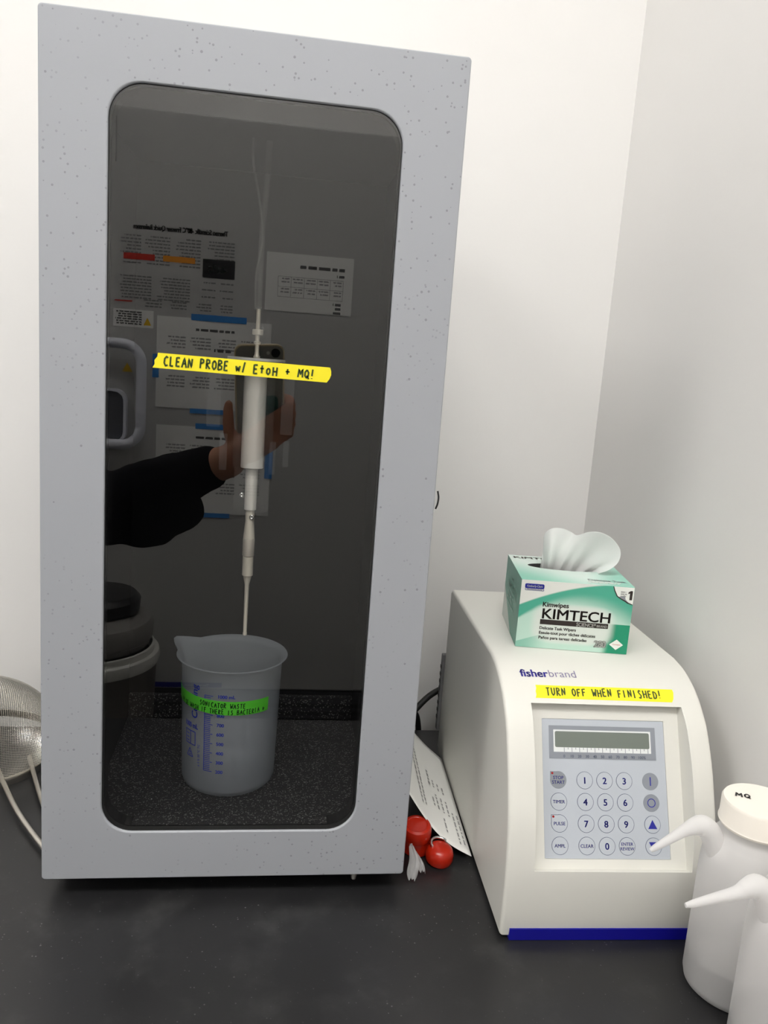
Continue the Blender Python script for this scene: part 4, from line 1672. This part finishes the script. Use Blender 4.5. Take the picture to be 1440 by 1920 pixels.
# ------------------------------------------------------------------ waste bin
def build_bin():
    t = thing('waste_bin', 'round lidded waste bin on the floor before the freezer', 'bin', (-.286, -1.53, FLOOR_Z))
    h = .565
    lathe('body', [(0, 0), (.155, 0), (.160, .006), (.178, h - .02), (.170, h - .02), (.152, .012), (0, .012)], M_['bin_body'], t, 56)
    lathe('rim', [(.170, h - .03), (.184, h - .03), (.187, h - .018), (.184, h), (.176, h + .004), (.170, h)], M_['bin_rim'], t, 56, closed=True)
    lathe('liner_fold', [(.164, h - .01), (.172, h + .002), (.172, h + .018), (.166, h + .020), (.162, h)], M_['bin_rim'], t, 56, closed=True)
    lid = lathe('lid', [(0, h + .022), (.158, h + .022), (.160, h + .035), (.166, h + .04), (.168, h + .075), (.160, h + .09), (.10, h + .098), (0, h + .100)], M_['bin_lid'], t, 56)
    lathe('lid_dome', [(.10, h + .098), (.115, h + .104), (.118, h + .135), (.105, h + .150), (0, h + .158), (0, h + .098)], M_['black_plastic'], lid, 48, (.01, -.035), closed=True)


build_bin()


# ------------------------------------------------------------------ phone at the camera, and the person who holds it
def build_phone():
    g = bpy.data.objects.new('phone', None)
    COL.objects.link(g)
    g.empty_display_size = .02
    tag(g, 'smartphone in a clear case held up and mirrored in the window', 'phone')
    g.matrix_world = Matrix.Translation(CAM_LOC) @ CAM_ROT.to_4x4()
    # local frame: x right, y up, z toward the photographer
    x0, x1, y0, y1 = -.0635, .0125, -.1385, .0115
    I = Matrix.Identity(4)
    def slab(name, loop, za, zb, m, parent):
        return poly_slab(name, loop, Matrix.Translation((0, 0, za)), zb - za, m, parent)
    b = slab('body', rrect(x0, y0, x1, y1, .011, 8), .0035, .0105, M_['phone_back'], g)
    bevel(b, .0015, 3)
    ring_slab('case', rrect(x0 - .0018, y0 - .0018, x1 + .0018, y1 + .0018, .0125, 8), rrect(x0 + .0004, y0 + .0004, x1 - .0004, y1 - .0004, .0108, 8), I, .0022, .0112, M_['phone_case'], g)
    slab('screen', rrect(x0 + .003, y0 + .003, x1 - .003, y1 - .003, .009, 8), .0106, .0109, M_['lens_black'], g)
    # camera island: ring round the lens, which sits at the taking position
    ring_slab('lens_ring', circle2(0, 0, .0072, 32), circle2(0, 0, .0052, 32), I, .0022, .0036, M_['lens_black'], g)
    slab('lens_glass', circle2(0, 0, .0052, 32), .0030, .0035, M_['lens_black'], g)
    slab('flash', circle2(-.012, 0, .0028, 20), .0030, .0036, M_['cap_white'], g)
    slab('sticker', rrect(-.030, -.112, .004, -.070, .008, 5), .0030, .0036, mat('sticker_teal', srgb(60, 110, 100), .5), g)


build_phone()


def blob_mesh(name, caps, ells, voxel, smooth_it, m, parent, center_inv):
    """one continuous skin from overlapping tapered capsules and ellipsoids"""
    bm = bmesh.new()

    def add_ell(c, r, rot=None):
        M = Matrix.Translation(c) @ (rot.to_4x4() if rot else Matrix.Identity(4)) @ Matrix.Diagonal((r[0], r[1], r[2], 1))
        bmesh.ops.create_uvsphere(bm, u_segments=20, v_segments=12, radius=1.0, matrix=M)
    for p0, r0, p1, r1 in caps:
        p0, p1 = Vector(p0), Vector(p1)
        L = (p1 - p0).length
        add_ell(p0, (r0, r0, r0))
        add_ell(p1, (r1, r1, r1))
        q = (p1 - p0).to_track_quat('Z', 'Y').to_matrix().to_4x4()
        bmesh.ops.create_cone(bm, cap_ends=True, segments=20, radius1=r0, radius2=r1, depth=L, matrix=Matrix.Translation((p0 + p1) / 2) @ q)
    for e in ells:
        add_ell(Vector(e[0]), e[1], e[2] if len(e) > 2 else None)
    me = bpy.data.meshes.new(name)
    bm.to_mesh(me)
    bm.free()
    o = add(name, me)
    rm = o.modifiers.new('r', 'REMESH')
    rm.mode = 'VOXEL'
    rm.voxel_size = voxel
    sm = o.modifiers.new('s', 'SMOOTH')
    sm.iterations = smooth_it
    sm.factor = .5
    bpy.context.view_layer.update()
    dg = bpy.context.evaluated_depsgraph_get()
    new = bpy.data.meshes.new_from_object(o.evaluated_get(dg))
    bpy.data.objects.remove(o)
    new.transform(center_inv)
    new.materials.clear()
    return add(name, new, m, parent, True)


def build_person():
    base = Vector((-.37, -1.03, FLOOR_Z))
    t = thing('person', 'person in black sweater holding up the phone, mirrored in the window', 'person', base)
    inv = Matrix.Translation(-base)
    C2W = Matrix.Translation(CAM_LOC) @ CAM_ROT.to_4x4()
    L = lambda x, y, z: C2W @ Vector((x, y, z))
    # facing +x; left side is +y
    ctr = Vector((-.37, -1.03, 0))
    sh_l, sh_r = Vector((-.38, -.865, .400)), Vector((-.39, -1.195, .395))
    el_l = Vector((-.115, -.755, .205))
    wr_l = L(-.079, -.172, -.020)
    el_r, wr_r = Vector((-.42, -1.245, .12)), Vector((-.36, -1.25, -.13))
    hip_l, hip_r = Vector((-.37, -.945, -.02)), Vector((-.37, -1.115, -.02))
    kn_l, kn_r = Vector((-.355, -.935, -.45)), Vector((-.355, -1.125, -.45))
    an_l, an_r = Vector((-.385, -.93, -.82)), Vector((-.385, -1.13, -.82))
    caps = []
    # torso core and neck
    caps += [((-.375, -1.03, .05), .115, (-.38, -1.03, .33), .120), ((-.385, -1.03, .40), .058, (-.368, -1.03, .50), .050)]
    caps += [(sh_l, .058, sh_r, .058)]
    caps += [(sh_l, .052, el_l, .042), (el_l, .041, wr_l, .0275), (sh_r, .052, el_r, .042), (el_r, .041, wr_r, .027)]
    caps += [(hip_l, .085, kn_l, .056), (kn_l, .054, an_l, .040), (hip_r, .085, kn_r, .056), (kn_r, .054, an_r, .040)]
    for an in (an_l, an_r):
        caps += [(an + Vector((-.03, 0, -.06)), .026, an + Vector((.14, 0, -.066)), .022)]
    ells = [((-.37, -1.03, .0), (.12, .165, .12))]
    # head: cranium, face, jaw, nose, ears, lips, brow
    hc = Vector((-.350, -1.025, .625))
    ells += [(hc, (.094, .076, .100)), (hc + Vector((.030, 0, -.045)), (.062, .058, .072)), (hc + Vector((.048, 0, -.088)), (.034, .036, .026)),
             (hc + Vector((.092, 0, -.030)), (.016, .011, .020)), (hc + Vector((.083, 0, -.010)), (.010, .008, .022)),
             (hc + Vector((-.004, .077, -.015)), (.016, .008, .028)), (hc + Vector((-.004, -.077, -.015)), (.016, .008, .028)),
             (hc + Vector((.080, 0, -.064)), (.010, .022, .007)), (hc + Vector((.070, .028, .010)), (.016, .024, .008)), (hc + Vector((.070, -.028, .010)), (.016, .024, .008))]
    # left hand: palm behind the phone's lower half, seen from the window
    palm = [L(-.062, -.152, -.024), L(-.030, -.128, -.022)]
    caps += [(wr_l, .0265, palm[0], .0210), (palm[0], .0205, palm[1], .0165), (palm[0] + AX_R * .018 - AX_U * .006, .017, palm[1] + AX_R * .020 - AX_U * .012, .015)]
    # thumb up the left edge
    tb = [L(-.066, -.150, -.020), L(-.0775, -.125, -.012), L(-.0780, -.103, -.002), L(-.0760, -.084, .006)]
    caps += [(tb[0], .0135, tb[1], .0105), (tb[1], .0102, tb[2], .0092), (tb[2], .0092, tb[3], .0078)]
    # four fingers across the back, wrapping round the right edge
    for k, (y0, y1, ext) in enumerate(((-.112, -.082, .0), (-.122, -.098, .003), (-.134, -.114, .001), (-.148, -.130, -.006))):
        r0 = .0092 - .0006 * (k == 3)
        a = L(-.022 + .004 * k, y0, -.019)
        b = L(.004, y0 + (y1 - y0) * .55, -.0165)
        c = L(.0245 + ext * .3, y1 - .002, -.006)
        d = L(.0240 + ext * .3, y1 + .004, .010)
        e = L(.0150 + ext, y1 + .006, .0195)
        caps += [(a, r0 + .001, b, r0), (b, r0, c, r0 * .92), (c, r0 * .92, d, r0 * .86), (d, r0 * .86, e, r0 * .75)]
    # right hand, relaxed
    pr_ = wr_r + Vector((.01, .0, -.075))
    caps += [(wr_r, .026, pr_, .022), (wr_r + Vector((.012, 0, -.03)), .018, pr_ + Vector((.028, 0, .0)), .016)]
    for k in range(4):
        b = pr_ + Vector((-.022 + .019 * k, 0, -.005))
        m1 = b + Vector((.004, .006, -.034 - .004 * (k in (1, 2))))
        m2 = m1 + Vector((.004, .014, -.024))
        e = m2 + Vector((.001, .014, -.014))
        caps += [(b, .0095, m1, .0088), (m1, .0088, m2, .0080), (m2, .0080, e, .0072)]
    q = wr_r + Vector((.030, .006, -.035))
    caps += [(q, .0115, q + Vector((.020, .014, -.03)), .0095), (q + Vector((.020, .014, -.03)), .0095, q + Vector((.022, .022, -.055)), .0080)]
    body = blob_mesh('body', caps, ells, .0042, 3, M_['skin'], t, inv)
    for s in (-1, 1):
        v, f = lathe_data([(0, -.011), (.0078, -.0078), (.011, 0), (.0078, .0078), (0, .011)], 16)
        c = hc + Vector((.078, .029 * s, -.008)) - base
        e = mesh('eye', [Vector(p) + c for p in v], f, M_['eye_white'], t, True)
        c2 = c + Vector((.0085, 0, 0))
        mesh('iris', [Vector(p) * .45 + c2 for p in v], f, M_['hair'], e, True)
    # clothing
    cuff = wr_l.lerp(el_l, .16)
    mid = wr_l.lerp(el_l, .55) + Vector((0, 0, -.006))
    cr = wr_r.lerp(el_r, .05)
    sc = [((-.375, -1.03, .02), .138, (-.38, -1.03, .32), .140), (sh_l, .080, sh_r, .080), (sh_l, .074, el_l + Vector((-.03, -.01, .0)), .066),
          (el_l + Vector((-.03, -.01, 0)), .066, el_l + Vector((.03, .008, -.004)), .064), (el_l + Vector((.03, .008, -.004)), .064, mid, .052), (mid, .052, cuff, .037),
          (sh_r, .074, el_r, .060), (el_r, .060, cr, .040), ((-.385, -1.03, .42), .066, (-.378, -1.03, .455), .060)]
    se = [((-.37, -1.03, .00), (.135, .185, .11)), ((-.375, -1.03, .30), (.135, .185, .13)), (el_l + Vector((.085, .015, -.020)), (.066, .050, .048)), (el_l + Vector((.130, .022, .002)), (.058, .046, .044))]
    sw = blob_mesh('sweater', sc, se, .007, 3, M_['knit_black'], t, inv)
    nrm = [vtx.normal.copy() for vtx in sw.data.vertices]
    for vtx, nn in zip(sw.data.vertices, nrm):
        k = noise.noise(vtx.co * 22) * .004 + noise.noise(vtx.co * 55) * .0015
        vtx.co = vtx.co + nn * k
    tc = [(hip_l, .103, kn_l, .070), (kn_l, .070, an_l + Vector((0, 0, .01)), .058), (hip_r, .103, kn_r, .070), (kn_r, .070, an_r + Vector((0, 0, .01)), .058)]
    blob_mesh('trousers', tc, [((-.37, -1.03, -.02), (.128, .172, .10))], .009, 3, M_['denim_dark'], t, inv)
    for an in (an_l, an_r):
        blob_mesh('shoe', [(an + Vector((-.035, 0, -.045)), .043, an + Vector((.13, 0, -.054)), .034)], [(an + Vector((.02, 0, -.03)), (.07, .042, .045))], .006, 3, M_['black_plastic'], t, inv)
    blob_mesh('hair', [(hc + Vector((-.07, .04, -.02)), .045, hc + Vector((-.075, .035, -.17)), .035), (hc + Vector((-.07, -.04, -.02)), .045, hc + Vector((-.075, -.035, -.17)), .035)],
              [(hc + Vector((-.016, 0, .018)), (.096, .086, .100))], .006, 3, M_['hair'], t, inv)


build_person()
